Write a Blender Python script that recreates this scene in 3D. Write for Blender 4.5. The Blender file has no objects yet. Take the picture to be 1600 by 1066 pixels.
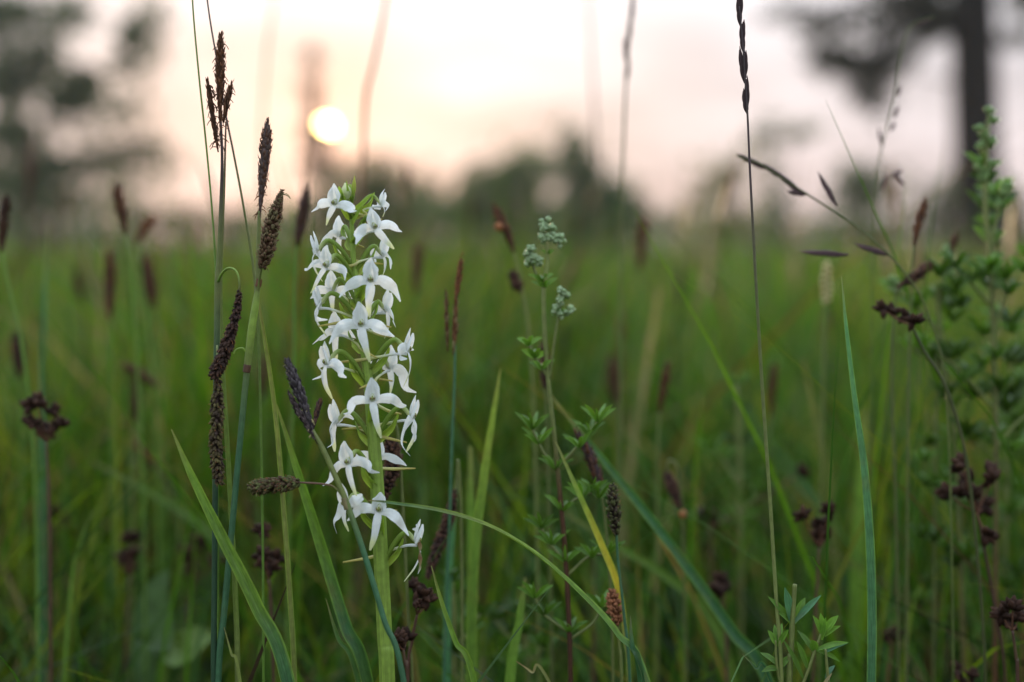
import bpy, math, random
import numpy as np
from mathutils import Vector, Euler

random.seed(7); rng = np.random.default_rng(7)
scn = bpy.context.scene
col = scn.collection

# ---------------------------------------------------------------- camera
LENS, SENS = 50.0, 36.0
FPX = LENS / SENS * 1600.0                      # focal length in photo pixels
CAM_H = 0.38
PITCH = math.atan((533 - 388) / FPX)
FOCUS = 0.50
cam_d = bpy.data.cameras.new('camera'); cam = bpy.data.objects.new('camera', cam_d); col.objects.link(cam)
cam_d.lens = LENS; cam_d.sensor_width = SENS; cam_d.clip_start = 0.02; cam_d.clip_end = 3000
cam.location = (0, 0, CAM_H); cam.rotation_euler = (math.pi/2 - PITCH, 0, 0)
cam_d.dof.use_dof = True; cam_d.dof.focus_distance = FOCUS; cam_d.dof.aperture_fstop = 4.2; cam_d.dof.aperture_blades = 0
scn.camera = cam
CAM = np.array([0, 0, CAM_H]); FW = np.array([0, math.cos(PITCH), -math.sin(PITCH)])
UP = np.array([0, math.sin(PITCH), math.cos(PITCH)]); RT = np.array([1.0, 0, 0])
def deep(D):                                   # depths behind the orchid were first judged too near; stretch them
    return D if D < .53 or D > 2 else .53 + (D - .53) * 1.5
def P(px, py, D=FOCUS):
    D = deep(D)
    return CAM + D * (FW + (px - 800) / FPX * RT + (533 - py) / FPX * UP)
def S(px, D=FOCUS): return px * deep(D) / FPX         # a size in the photo to metres at that depth

# ---------------------------------------------------------------- world, sun, exposure
sd = P(512, 199, 1.0) - CAM; sd /= np.linalg.norm(sd)
SUN_EL = math.asin(sd[2]); SUN_AZ = math.atan2(sd[0], sd[1])
w = bpy.data.worlds.new('World'); scn.world = w; w.use_nodes = True
nt = w.node_tree; nt.nodes.clear()
def N(nt, t, **k):
    n = nt.nodes.new(t)
    for a, v in k.items(): setattr(n, a, v)
    return n
def mth(nt, op, a, b=None, c=None, clamp=False):
    n = N(nt, 'ShaderNodeMath', operation=op, use_clamp=clamp)
    for i, x in enumerate((a, b, c)):
        if x is None: continue
        if isinstance(x, (int, float)): n.inputs[i].default_value = x
        else: nt.links.new(x, n.inputs[i])
    return n.outputs[0]
def mixc(nt, f, a, b, mode='MIX'):
    n = N(nt, 'ShaderNodeMix', data_type='RGBA', blend_type=mode)
    for i, x in ((0, f), (6, a), (7, b)):
        if isinstance(x, (int, float)): n.inputs[i].default_value = x
        elif isinstance(x, tuple): n.inputs[i].default_value = (*x, 1)
        else: nt.links.new(x, n.inputs[i])
    return n.outputs[2]
tc = N(nt, 'ShaderNodeTexCoord')
sky = N(nt, 'ShaderNodeTexSky', sky_type='NISHITA', sun_disc=False)
sky.sun_elevation = SUN_EL; sky.sun_rotation = SUN_AZ; sky.air_density = 1.2; sky.dust_density = 3.0
sep = N(nt, 'ShaderNodeSeparateXYZ'); nt.links.new(tc.outputs['Generated'], sep.inputs[0])
elev = mth(nt, 'MAXIMUM', sep.outputs[2], 0.0)
e1 = mth(nt, 'SMOOTHSTEP' if False else 'MULTIPLY', elev, 5.5, clamp=True)
low = mixc(nt, e1, (0.52, 0.425, 0.425), (0.555, 0.515, 0.51))       # thin veil of cloud: pinkish low down, white above
ez = mth(nt, 'POWER', elev, 1.05)
veil = mixc(nt, ez, low, (1.36, 1.64, 1.98))                        # overcast skies are brightest overhead
mp = N(nt, 'ShaderNodeMapping'); mp.inputs['Scale'].default_value = (4.2, 4.2, 15)
nt.links.new(tc.outputs['Generated'], mp.inputs[0])
nz = N(nt, 'ShaderNodeTexNoise'); nz.inputs['Scale'].default_value = 1.6; nz.inputs['Detail'].default_value = 5
nt.links.new(mp.outputs[0], nz.inputs[0])
cl = N(nt, 'ShaderNodeMapRange'); cl.inputs[1].default_value = .35; cl.inputs[2].default_value = .68; cl.inputs[3].default_value = .76; cl.inputs[4].default_value = 1.16
nt.links.new(nz.outputs[0], cl.inputs[0])
veil = mixc(nt, 1.0, veil, cl.outputs[0], 'MULTIPLY')
nish = N(nt, 'ShaderNodeVectorMath', operation='SCALE'); nt.links.new(sky.outputs[0], nish.inputs[0]); nish.inputs['Scale'].default_value = 0.05
tot = mixc(nt, 0.94, nish.outputs[0], veil)                       # the veil lets a little clear sky through
dot = N(nt, 'ShaderNodeVectorMath', operation='DOT_PRODUCT'); nt.links.new(tc.outputs['Generated'], dot.inputs[0]); dot.inputs[1].default_value = tuple(sd)
dc = mth(nt, 'MAXIMUM', dot.outputs['Value'], 0.0)
def glow(tot, power, c):
    g = mth(nt, 'POWER', dc, power)
    gc = mixc(nt, g, (0, 0, 0), c)
    return mixc(nt, 1.0, tot, gc, 'ADD')
tot = glow(tot, 8.0, (0.03, -0.005, -0.05))
tot = glow(tot, 30.0, (0.16, 0.085, -0.13))
tot = glow(tot, 160.0, (0.14, 0.03, -0.16))
tot = glow(tot, 1500.0, (0.30, 0.08, -0.16))
disc = N(nt, 'ShaderNodeMapRange', interpolation_type='SMOOTHSTEP')
disc.inputs[1].default_value = math.cos(math.radians(.29)); disc.inputs[2].default_value = math.cos(math.radians(.22))
disc.inputs[3].default_value = 0; disc.inputs[4].default_value = 1
nt.links.new(dot.outputs['Value'], disc.inputs[0])
tot = mixc(nt, 1.0, tot, mixc(nt, disc.outputs[0], (0, 0, 0), (30, 22, 7)), 'ADD')
bg = N(nt, 'ShaderNodeBackground'); nt.links.new(tot, bg.inputs[0]); bg.inputs[1].default_value = 1.0
wo = N(nt, 'ShaderNodeOutputWorld'); nt.links.new(bg.outputs[0], wo.inputs[0])
sl = bpy.data.lights.new('sun', 'SUN'); so = bpy.data.objects.new('sun', sl); col.objects.link(so)
sl.energy = 2.6; sl.angle = math.radians(2.0); sl.color = (1.0, .74, .46)
so.rotation_euler = Vector(sd).to_track_quat('Z', 'Y').to_euler(); so.location = (-3, 20, 8)
vs = scn.view_settings; vs.view_transform = 'Standard'; vs.look = 'None'; vs.exposure = 0.58; vs.gamma = 1
cy = scn.cycles
cy.max_bounces = 4; cy.diffuse_bounces = 2; cy.glossy_bounces = 1; cy.transmission_bounces = 3; cy.transparent_max_bounces = 4
cy.caustics_reflective = cy.caustics_refractive = False
cy.use_denoising = True; cy.use_adaptive_sampling = False; cy.sample_clamp_indirect = 4

# ---------------------------------------------------------------- materials
def plant_mat(name, trans=0.35, rough=0.5, spec=0.3, vein=0.0, var=0.35, bump=0.15, nscale=400.0, tint=(1, 1, 1), blot=0.0):
    m = bpy.data.materials.new(name); m.use_nodes = True; nt = m.node_tree; nt.nodes.clear()
    at = N(nt, 'ShaderNodeAttribute', attribute_name='Col'); st = N(nt, 'ShaderNodeAttribute', attribute_name='st')
    geo = N(nt, 'ShaderNodeTexCoord')
    n1 = N(nt, 'ShaderNodeTexNoise'); n1.inputs['Scale'].default_value = nscale; n1.inputs['Detail'].default_value = 3
    nt.links.new(geo.outputs['Object'], n1.inputs[0])
    f = N(nt, 'ShaderNodeMapRange'); f.inputs[1].default_value = .3; f.inputs[2].default_value = .7
    f.inputs[3].default_value = 1 - var; f.inputs[4].default_value = 1 + var; nt.links.new(n1.outputs[0], f.inputs[0])
    c = mixc(nt, 1.0, at.outputs['Color'], f.outputs[0], 'MULTIPLY')
    if blot:
        n3 = N(nt, 'ShaderNodeTexNoise'); n3.inputs['Scale'].default_value = 55; n3.inputs['Detail'].default_value = 4; nt.links.new(geo.outputs['Object'], n3.inputs[0])
        f3 = N(nt, 'ShaderNodeMapRange'); f3.inputs[1].default_value = .56; f3.inputs[2].default_value = .74; f3.inputs[4].default_value = blot; nt.links.new(n3.outputs[0], f3.inputs[0])
        c = mixc(nt, f3.outputs[0], c, (.19, .17, .045))
    h = n1.outputs[0]
    if vein:
        mp = N(nt, 'ShaderNodeMapping'); mp.inputs['Scale'].default_value = (7.0, 14.0, 1); nt.links.new(st.outputs['Vector'], mp.inputs[0])
        n2 = N(nt, 'ShaderNodeTexNoise'); n2.inputs['Scale'].default_value = 1.0; n2.inputs['Detail'].default_value = 2
        nt.links.new(mp.outputs[0], n2.inputs[0])
        v = N(nt, 'ShaderNodeMapRange'); v.inputs[1].default_value = .35; v.inputs[2].default_value = .65
        v.inputs[3].default_value = 1 - vein; v.inputs[4].default_value = 1 + vein; nt.links.new(n2.outputs[0], v.inputs[0])
        c = mixc(nt, 1.0, c, v.outputs[0], 'MULTIPLY'); h = mth(nt, 'ADD', mth(nt, 'MULTIPLY', n2.outputs[0], 2.0), n1.outputs[0])
    bp = N(nt, 'ShaderNodeBump'); bp.inputs['Strength'].default_value = bump; bp.inputs['Distance'].default_value = .0004
    nt.links.new(h, bp.inputs['Height'])
    pr = N(nt, 'ShaderNodeBsdfPrincipled'); nt.links.new(c, pr.inputs['Base Color']); pr.inputs['Roughness'].default_value = rough
    pr.inputs['Specular IOR Level'].default_value = spec; nt.links.new(bp.outputs[0], pr.inputs['Normal'])
    out = N(nt, 'ShaderNodeOutputMaterial')
    if trans > 0:
        tl = N(nt, 'ShaderNodeBsdfTranslucent'); nt.links.new(mixc(nt, 1.0, c, tint, 'MULTIPLY'), tl.inputs[0]); nt.links.new(bp.outputs[0], tl.inputs['Normal'])
        mx = N(nt, 'ShaderNodeMixShader'); mx.inputs[0].default_value = trans
        nt.links.new(pr.outputs[0], mx.inputs[1]); nt.links.new(tl.outputs[0], mx.inputs[2]); nt.links.new(mx.outputs[0], out.inputs[0])
    else: nt.links.new(pr.outputs[0], out.inputs[0])
    return m
M_petal = plant_mat('petal', .42, .42, .35, vein=.035, var=.035, bump=.25, nscale=900)
M_leaf = plant_mat('leaf', .34, .42, .4, vein=.24, var=.14, bump=.4, tint=(1.25, 1.3, .6), blot=.55)
M_grass = plant_mat('grass', .40, .5, .3, vein=.12, var=.15, bump=.1, nscale=60, tint=(1.3, 1.3, .6))
M_stem = plant_mat('stem', .12, .45, .35, vein=.14, var=.16, bump=.3, blot=.3)
M_scale = plant_mat('scale', .06, .7, .1, var=.4, bump=.3, nscale=1500)
M_bark = plant_mat('bark', 0, .9, .1, var=.5, bump=.6, nscale=8)
M_foliage = plant_mat('foliage', .5, .55, .25, var=.3, bump=.1, nscale=2)

# ---------------------------------------------------------------- mesh helpers
def nrm(v): v = np.asarray(v, float); return v / (np.linalg.norm(v) + 1e-12)
def spline(pts, n):
    p = np.asarray(pts, float); k = len(p)
    if k == 2: t = np.linspace(0, 1, n)[:, None]; return p[0] * (1 - t) + p[1] * t
    q = np.vstack([2 * p[0] - p[1], p, 2 * p[-1] - p[-2]])
    out = []
    for u in np.linspace(0, k - 1 - 1e-9, n):
        i = int(u); t = u - i; a, b, c, d = q[i], q[i+1], q[i+2], q[i+3]
        out.append(.5 * ((2*b) + (c-a)*t + (2*a-5*b+4*c-d)*t*t + (3*b-a-3*c+d)*t**3))
    return np.array(out)
def lerp(vals, t):
    vals = np.asarray(vals, float); x = np.linspace(0, 1, len(vals))
    if vals.ndim == 1: return np.interp(t, x, vals)
    return np.stack([np.interp(t, x, vals[:, i]) for i in range(vals.shape[1])], -1)
ORIGIN = {}
class MB:
    def __init__(s): s.v = []; s.f = []; s.c = []; s.s = []; s.n = 0
    def add(s, v, f, c, st=None):
        v = np.asarray(v, float); k = len(v)
        c = np.asarray(c, float)
        if c.ndim == 1: c = np.tile(c[:3], (k, 1))
        s.v.append(v); s.c.append(c[:, :3]); s.s.append(np.zeros((k, 3)) if st is None else st)
        s.f += [tuple(i + s.n for i in q) for q in f]; s.n += k
    def tube(s, pts, rad, c, seg=8, n=None, rib=0, cap=True):
        n = n or max(3, len(pts) * 4); p = spline(pts, n); t = np.linspace(0, 1, n)
        r = lerp(rad, t) if np.ndim(rad) else np.full(n, rad); cc = lerp(c, t) if np.ndim(c) == 2 else np.tile(c, (n, 1))
        tg = np.gradient(p, axis=0); ref = np.array([0.13, -1, .07]); v = []; st = []; cv = []
        L = 0
        for i in range(n):
            T = nrm(tg[i]); a = nrm(np.cross(T, ref)); b = np.cross(T, a)
            if i: L += np.linalg.norm(p[i] - p[i-1])
            for j in range(seg):
                th = 2 * math.pi * j / seg; rr = r[i] * (1 + rib * (1 if j % 2 == 0 else -1))
                v.append(p[i] + rr * (math.cos(th) * a + math.sin(th) * b)); st.append((j * 1.0, L * 8, 0))
                cv.append(cc[i] * (1 + (.35 * (1 if rib and j % 2 == 0 else 0))))
        f = [(i*seg+j, i*seg+(j+1) % seg, (i+1)*seg+(j+1) % seg, (i+1)*seg+j) for i in range(n-1) for j in range(seg)]
        if cap: f += [tuple(range(seg))[::-1], tuple(range((n-1)*seg, n*seg))]
        s.add(v, f, cv, np.array(st))
    def strip(s, pts, wid, face, c, cup=0.0, n=None, nv=5, twist=0, edge=None, wav=0, fold=0):
        n = n or max(5, len(pts) * 4); p = spline(pts, n); t = np.linspace(0, 1, n)
        wd = lerp(wid, t); cc = lerp(c, t) if np.ndim(c) == 2 else np.tile(c, (n, 1)); tg = np.gradient(p, axis=0)
        face = np.asarray(face, float); v = []; cv = []; st = []; L = 0; ph = random.random() * 6
        for i in range(n):
            T = nrm(tg[i]); F_ = face if face.ndim == 1 else lerp(face, t[i])
            sd_ = nrm(np.cross(T, F_)); nn = nrm(np.cross(sd_, T))
            a = lerp(twist, t[i]) if np.ndim(twist) else twist * t[i]
            sd_, nn = sd_ * math.cos(a) + nn * math.sin(a), nn * math.cos(a) - sd_ * math.sin(a)
            if i: L += np.linalg.norm(p[i] - p[i-1])
            for j in range(nv):
                x = -1 + 2 * j / (nv - 1)
                off = cup * (x * x) + fold * abs(x) + wav * math.sin(t[i] * 9 + ph + x * 2) * abs(x)
                v.append(p[i] + sd_ * x * wd[i] / 2 + nn * off * wd[i] / 2); st.append((x + 3 * ph, L * 10, 0))
                k = cc[i] if edge is None or abs(x) < .95 else cc[i] * .35 + np.array(edge) * .65
                cv.append(k)
        f = [(i*nv+j, i*nv+j+1, (i+1)*nv+j+1, (i+1)*nv+j) for i in range(n-1) for j in range(nv-1)]
        s.add(v, f, cv, np.array(st))
    def blob(s, c, ax, r, ln, colr, seg=6, rings=4, tip=None):
        """a small pod: centre c, axis ax, half length ln, radius r, pointed at the end"""
        T = nrm(ax); a = nrm(np.cross(T, [.3, .9, .2])); b = np.cross(T, a); v = []; cv = []
        tip = colr if tip is None else tip
        for i in range(rings + 1):
            u = i / rings; rr = r * math.sin(math.pi * min(.97, .04 + u)) ** .8; z = (u * 2 - 1) * ln
            for j in range(seg):
                th = 2 * math.pi * j / seg + i * .3
                v.append(c + T * z + rr * (math.cos(th) * a + math.sin(th) * b)); cv.append(np.array(colr) * (1 - u) + np.array(tip) * u)
        f = [(i*seg+j, i*seg+(j+1) % seg, (i+1)*seg+(j+1) % seg, (i+1)*seg+j) for i in range(rings) for j in range(seg)]
        f += [tuple(range(seg))[::-1], tuple(range(rings*seg, (rings+1)*seg))]
        s.add(v, f, cv)
    def build(s, name, mat, parent=None, smooth=True):
        V = np.vstack(s.v); C = np.vstack(s.c); ST = np.vstack(s.s)
        o = V.mean(0) if parent is not None else np.array([V[:, 0].mean(), V[:, 1].mean(), V[:, 2].min()])
        me = bpy.data.meshes.new(name); me.from_pydata((V - o).tolist(), [], s.f)
        a = me.color_attributes.new('Col', 'FLOAT_COLOR', 'POINT')
        a.data.foreach_set('color', np.hstack([np.clip(C, 0, 4), np.ones((len(C), 1))]).ravel().astype(np.float32))
        b = me.attributes.new('st', 'FLOAT_VECTOR', 'POINT'); b.data.foreach_set('vector', ST.ravel().astype(np.float32))
        if smooth: me.polygons.foreach_set('use_smooth', [True] * len(me.polygons))
        me.materials.append(mat)
        ob = bpy.data.objects.new(name, me); col.objects.link(ob)
        po = np.zeros(3)
        if parent is not None: ob.parent = parent; po = ORIGIN[parent.name]
        ob.location = tuple(o - po); ORIGIN[ob.name] = o
        return ob
def fast_mesh(name, V, Fq, C, mat, kind=None, parent=None):
    o = np.zeros(3) if parent is None else ORIGIN[parent.name]
    me = bpy.data.meshes.new(name); k = Fq.shape[1]
    me.vertices.add(len(V)); me.vertices.foreach_set('co', (V - o).astype(np.float32).ravel())
    me.loops.add(Fq.size); me.loops.foreach_set('vertex_index', Fq.ravel().astype(np.int32))
    me.polygons.add(len(Fq)); me.polygons.foreach_set('loop_start', np.arange(0, Fq.size, k, dtype=np.int32))
    me.update(calc_edges=True); me.validate()
    a = me.color_attributes.new('Col', 'FLOAT_COLOR', 'POINT')
    a.data.foreach_set('color', np.hstack([C, np.ones((len(C), 1))]).ravel().astype(np.float32))
    me.polygons.foreach_set('use_smooth', [True] * len(me.polygons)); me.materials.append(mat)
    ob = bpy.data.objects.new(name, me); col.objects.link(ob)
    if parent is not None: ob.parent = parent
    ORIGIN[ob.name] = o
    if kind: ob['kind'] = kind
    return ob
def tag(o, label, cat, group=None):
    o['label'] = label; o['category'] = cat
    if group: o['group'] = group
    return o
def thing(name, label, cat, base, group=None):
    o = bpy.data.objects.new(name, None); col.objects.link(o); o.empty_display_size = .01
    o.location = tuple(base); ORIGIN[o.name] = np.array(base, float)
    return tag(o, label, cat, group)
def px(pts, D=FOCUS):
    return [P(p[0], p[1], p[2] if len(p) > 2 else D) for p in pts]
def to_ground(pts, spread=.25):
    """carry a path that leaves the picture on down to the ground"""
    pts = [np.array(p) for p in pts]; a = pts[-1]; d = nrm(pts[-1] - pts[-2])
    if d[2] > -.3: d = nrm(d + np.array([0, 0, -.7]))
    d = nrm(d * [spread*1.6, spread*1.6, 1]); k = a[2] / -d[2]
    return pts + [a + d * k * .5 + np.array([0, 0, 0]), (a + d * k) * [1, 1, 0] + np.array([0, 0, -.004])]

# ---------------------------------------------------------------- colours (linear)
WHITE = np.array([.84, .87, .87]); TIPG = np.array([.70, .74, .42])
GREEN = np.array([.115, .215, .030]); LIME = np.array([.22, .33, .05]); DKG = np.array([.04, .095, .022])
TEAL = np.array([.042, .118, .055]); OLIVE = np.array([.15, .18, .05]); STRAW = np.array([.32, .27, .13])
BROWN = np.array([.075, .036, .022]); DKB = np.array([.022, .012, .010]); RUST = np.array([.16, .065, .03]); PURP = np.array([.05, .032, .034])

# ================================================================ the setting
def ground():
    n = 90; r = np.concatenate([[0], np.geomspace(.3, 1500, n)]); seg = 64; V = [(0, 0, -.03)]
    for a in r[1:]:
        for j in range(seg):
            th = 2*math.pi*j/seg; x, y = a*math.cos(th), a*math.sin(th)
            V.append((x, y, (.012*math.sin(x*1.7+.4)*math.cos(y*1.3) - .004 - .02*min(1, a/30)) if a < 400 else -.03))
    F = [(0, 1 + j, 1 + (j+1) % seg) for j in range(seg)]
    for i in range(n - 1):
        b = 1 + i*seg; F += [(b+j, b+seg+j, b+seg+(j+1) % seg, b+(j+1) % seg) for j in range(seg)]
    me = bpy.data.meshes.new('ground'); me.from_pydata(V, [], F)
    m = bpy.data.materials.new('meadow_soil'); m.use_nodes = True; nt = m.node_tree; pr = nt.nodes['Principled BSDF']; pr.inputs['Roughness'].default_value = .95
    g = N(nt, 'ShaderNodeTexCoord'); n1 = N(nt, 'ShaderNodeTexNoise'); n1.inputs['Scale'].default_value = 2.5; n1.inputs['Detail'].default_value = 8
    nt.links.new(g.outputs['Object'], n1.inputs[0]); rp = N(nt, 'ShaderNodeValToRGB'); e = rp.color_ramp.elements
    e[0].position = .35; e[0].color = (.035, .03, .016, 1); e[1].position = .6; e[1].color = (.07, .12, .03, 1)
    nt.links.new(n1.outputs[0], rp.inputs[0]); nt.links.new(rp.outputs[0], pr.inputs['Base Color'])
    bp = N(nt, 'ShaderNodeBump'); bp.inputs['Strength'].default_value = .6; bp.inputs['Distance'].default_value = .03; nt.links.new(n1.outputs[0], bp.inputs['Height']); nt.links.new(bp.outputs[0], pr.inputs['Normal'])
    me.materials.append(m); o = bpy.data.objects.new('ground', me); col.objects.link(o); o['kind'] = 'structure'
ground()

def vnoise(x, y, seed):
    """smooth value noise on a lattice"""
    def hsh(i, j): return np.mod(np.sin(i * 127.1 + j * 311.7 + seed * 74.7) * 43758.5453, 1.0)
    i, j = np.floor(x), np.floor(y); f, g = x - i, y - j; f = f*f*(3-2*f); g = g*g*(3-2*g)
    return (hsh(i, j)*(1-f) + hsh(i+1, j)*f)*(1-g) + (hsh(i, j+1)*(1-f) + hsh(i+1, j+1)*f)*g
PAL = np.array([[.025, .084, .007], [.040, .114, .008], [.070, .132, .011], [.018, .064, .016], [.098, .145, .016], [.16, .138, .055], [.06, .040, .022]])
def grass_field(name, label, n, d0, d1, h0, h1, wid, seg=5, side=.42, marg=.3, tuft=14, lean0=.10, lean1=.75, zmul=1.0, cmul=1.0):
    k0 = n // tuft; D0 = d0 * (d1 / d0) ** rng.random(k0); x0 = (rng.random(k0) * 2 - 1) * (side * D0 + marg)
    D = np.repeat(D0, tuft); x = np.repeat(x0, tuft); n = len(D)
    r = np.minimum(.05 * np.maximum(1, D / 2), .5)
    x = x + rng.normal(size=n) * r; D = np.maximum(d0, D + rng.normal(size=n) * r)
    q = 1.0 / np.maximum(.35, D * .22)                       # patches keep their apparent size with distance
    big = vnoise(x * 2.2 * q + 9, np.log(D) * 5, 1); mid = vnoise(x * 6 * q + 3, np.log(D) * 11, 2)
    h = (h0 + (h1 - h0) * rng.beta(2.0, 1.7, n)) * (.66 + .50 * big) * zmul
    tall = rng.random(n) < .07; h[tall] *= 1.22
    wd = wid * (.5 + 1.0 * rng.random(n)) * np.maximum(1, D / 2.5) ** .75
    az = np.repeat(rng.random(k0) * 2 * np.pi, tuft) + rng.normal(size=n) * 1.0; lean = h * (lean0 + lean1 * rng.random(n) ** 1.8)
    fa = rng.random(n) * np.pi
    t = np.linspace(0, 1, seg + 1)[None, :]
    cx = x[:, None] + lean[:, None] * np.cos(az)[:, None] * t ** 2.0
    cyy = D[:, None] + lean[:, None] * np.sin(az)[:, None] * t ** 2.0
    droop = (rng.random(n) ** 2.5 * .45)[:, None]
    cz = h[:, None] * (t - droop * t ** 4)
    ww = wd[:, None] * np.minimum(1, (1 - t) * 2.2 + .04) * (.75 + .25 * t) * .5
    sx = np.cos(fa)[:, None] * ww; sy = np.sin(fa)[:, None] * ww * .6
    L = np.stack([cx - sx, cyy - sy, cz], -1); R = np.stack([cx + sx, cyy + sy, cz], -1)
    V = np.stack([L, R], 2).reshape(n, -1, 3); k = V.shape[1]
    base = np.arange(n)[:, None, None] * k
    qd = np.array([[2*i, 2*i+1, 2*i+3, 2*i+2] for i in range(seg)])[None]
    F = (base + qd).reshape(-1, 4)
    pick = np.repeat(rng.choice(len(PAL), k0, p=[.27, .23, .16, .15, .08, .06, .05]), tuft)
    own = rng.choice(len(PAL), n, p=[.27, .27, .19, .13, .07, .05, .02]); pick = np.where(rng.random(n) < .65, pick, own)
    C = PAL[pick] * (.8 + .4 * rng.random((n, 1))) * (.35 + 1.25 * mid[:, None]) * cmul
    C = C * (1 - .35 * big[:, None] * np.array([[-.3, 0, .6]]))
    C = np.repeat(C[:, None, :], k, 1)
    o = fast_mesh(name, V.reshape(-1, 3), F, C.reshape(-1, 3), M_grass, 'stuff')
    tag(o, label, 'grass')
grass_field('meadow_grass', 'dense soft green meadow grass filling the field behind the orchid', 54000, .95, 5.0, .17, .42, .0044, cmul=np.array([[1.55, 1.30, 1.2]]))
grass_field('far_meadow_grass', 'distant green meadow grass running back to the trees', 28000, 4.5, 70, .22, .44, .0060, seg=3, cmul=np.array([[1.6, 1.32, 1.3]]))
grass_field('undergrowth_grass', 'short undergrowth grass, its green darkened for shade, in front of the taller meadow grass', 34000, .40, 2.6, .04, .22, .0046, seg=3, marg=.25, lean1=1.5, cmul=.4)  # same palette darkened, so shade low in the grass is in the colour
grass_field('fine_grass', 'fine crossing grass blades just behind the orchid', 2600, .64, 1.15, .20, .42, .0022, seg=7, marg=.15, tuft=3, lean0=.05, lean1=.9, cmul=np.array([[1.5, 1.25, 1.2]]))
def seed_stalks(n=300):
    D = .95 * (7 / .95) ** rng.random(n); x = (rng.random(n) * 2 - 1) * (.42 * D + .25); h = .33 + .15 * rng.random(n) ** 1.5; seg = 8
    az = rng.random(n) * 2 * np.pi; ln = .02 + .10 * rng.random(n) ** 2; t = np.linspace(0, 1, seg + 1)[None]
    hl = rng.uniform(.07, .14, n)[:, None]; wd = (.0007 + .0006 * rng.random(n))[:, None] * np.maximum(1, D / 2)[:, None] ** .5
    w_ = np.where(t > 1 - hl, wd * (1.2 + 2.6 * np.sin(np.clip((t - 1 + hl) / hl, 0, 1) * np.pi)), wd) * np.ones((n, 1))
    t = t * np.ones((n, 1)); t[:, -2] = 1 - hl[:, 0] * .5; t[:, -3] = 1 - hl[:, 0]; w_[:, -2] = wd[:, 0] * rng.uniform(2.2, 5, n); w_[:, -3] = wd[:, 0]; w_[:, -1] = wd[:, 0] * .5
    cx = x[:, None] + np.cos(az)[:, None] * ln[:, None] * t ** 2; cy_ = D[:, None] + np.sin(az)[:, None] * ln[:, None] * t ** 2; cz = h[:, None] * t
    V = []
    for k in range(3):
        th = k * 2 * np.pi / 3; V.append(np.stack([cx + w_ * math.cos(th), cy_ + w_ * math.sin(th), cz], -1))
    V = np.stack(V, 2).reshape(n, -1, 3); K = V.shape[1]
    q = np.array([[3*i+j, 3*i+(j+1) % 3, 3*i+3+(j+1) % 3, 3*i+3+j] for i in range(seg) for j in range(3)])
    F = (np.arange(n)[:, None, None] * K + q[None]).reshape(-1, 4)
    c0 = np.array([.11, .15, .04]); c1 = np.array([[.10, .045, .028], [.16, .07, .035], [.24, .19, .10], [.05, .03, .025]])[rng.integers(0, 4, n)]
    C = np.where((t > (1 - hl) - .001)[..., None], c1[:, None, :], c0[None, None]) ; C = np.repeat(C, 3, 1).reshape(-1, 3)
    o = fast_mesh('seeding_grass', V.reshape(-1, 3), F, C, M_grass, 'stuff'); tag(o, 'thin seeding grass stalks scattered through the meadow behind', 'grass')
seed_stalks()

def leaf_cloud(clumps, D, size, colr, flat=.8):
    V = []; C = []
    for (cx, cy, rx, ry, n) in clumps:
        c = P(cx, cy, D); k = D / FPX
        p = rng.normal(size=(n, 3)); p /= np.linalg.norm(p, axis=1)[:, None]; p *= (rng.random(n) ** .45)[:, None]
        p *= 1 + .25 * np.sin(p[:, [1]] * 5 + rng.random() * 6)
        p = c + p * np.array([rx * k, .8 * (rx + ry) / 2 * k, ry * k])
        a = rng.normal(size=(n, 3)); a /= np.linalg.norm(a, axis=1)[:, None]
        b = np.cross(a, rng.normal(size=(n, 3))); b /= np.linalg.norm(b, axis=1)[:, None]
        s = size * (.6 + .8 * rng.random((n, 1)))
        V.append(np.stack([p - a*s, p - b*s*.45, p + a*s, p + b*s*.45], 1).reshape(-1, 3))
        C.append(np.repeat(np.array(colr) * (.6 + .8 * rng.random((n, 1))), 4, 0))
    V = np.vstack(V); C = np.vstack(C); V[:, 2] = np.maximum(V[:, 2], .05)
    return V, np.arange(len(V)).reshape(-1, 4), C
def tree(name, label, D, trunk, tw, limbs, clumps, size, colr, bark=(.010, .009, .009), cat='tree', group=None):
    tp = [P(x, y, D) for x, y in trunk]; base = tp[-1] * [1, 1, 0]
    t = thing(name, label, cat, base, group)
    m = MB(); rad = [S(v, D) / 2 for v in tw]; m.tube(tp + [base + [0, 0, -.03]], rad, np.array(bark), 10, 24)
    tr = m.build('trunk', M_bark, t)
    for lb, r0 in limbs:
        m = MB(); m.tube([P(x, y, D + dz * D * .02) for (x, y, dz) in lb], [S(r0, D), S(r0 * .25, D)], np.array(bark), 7, 14); m.build('limb', M_bark, tr)
    V, F, C = leaf_cloud(clumps, D, size, colr)
    fast_mesh('crown', V, F, C, M_foliage, None, t)
    return t
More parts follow.
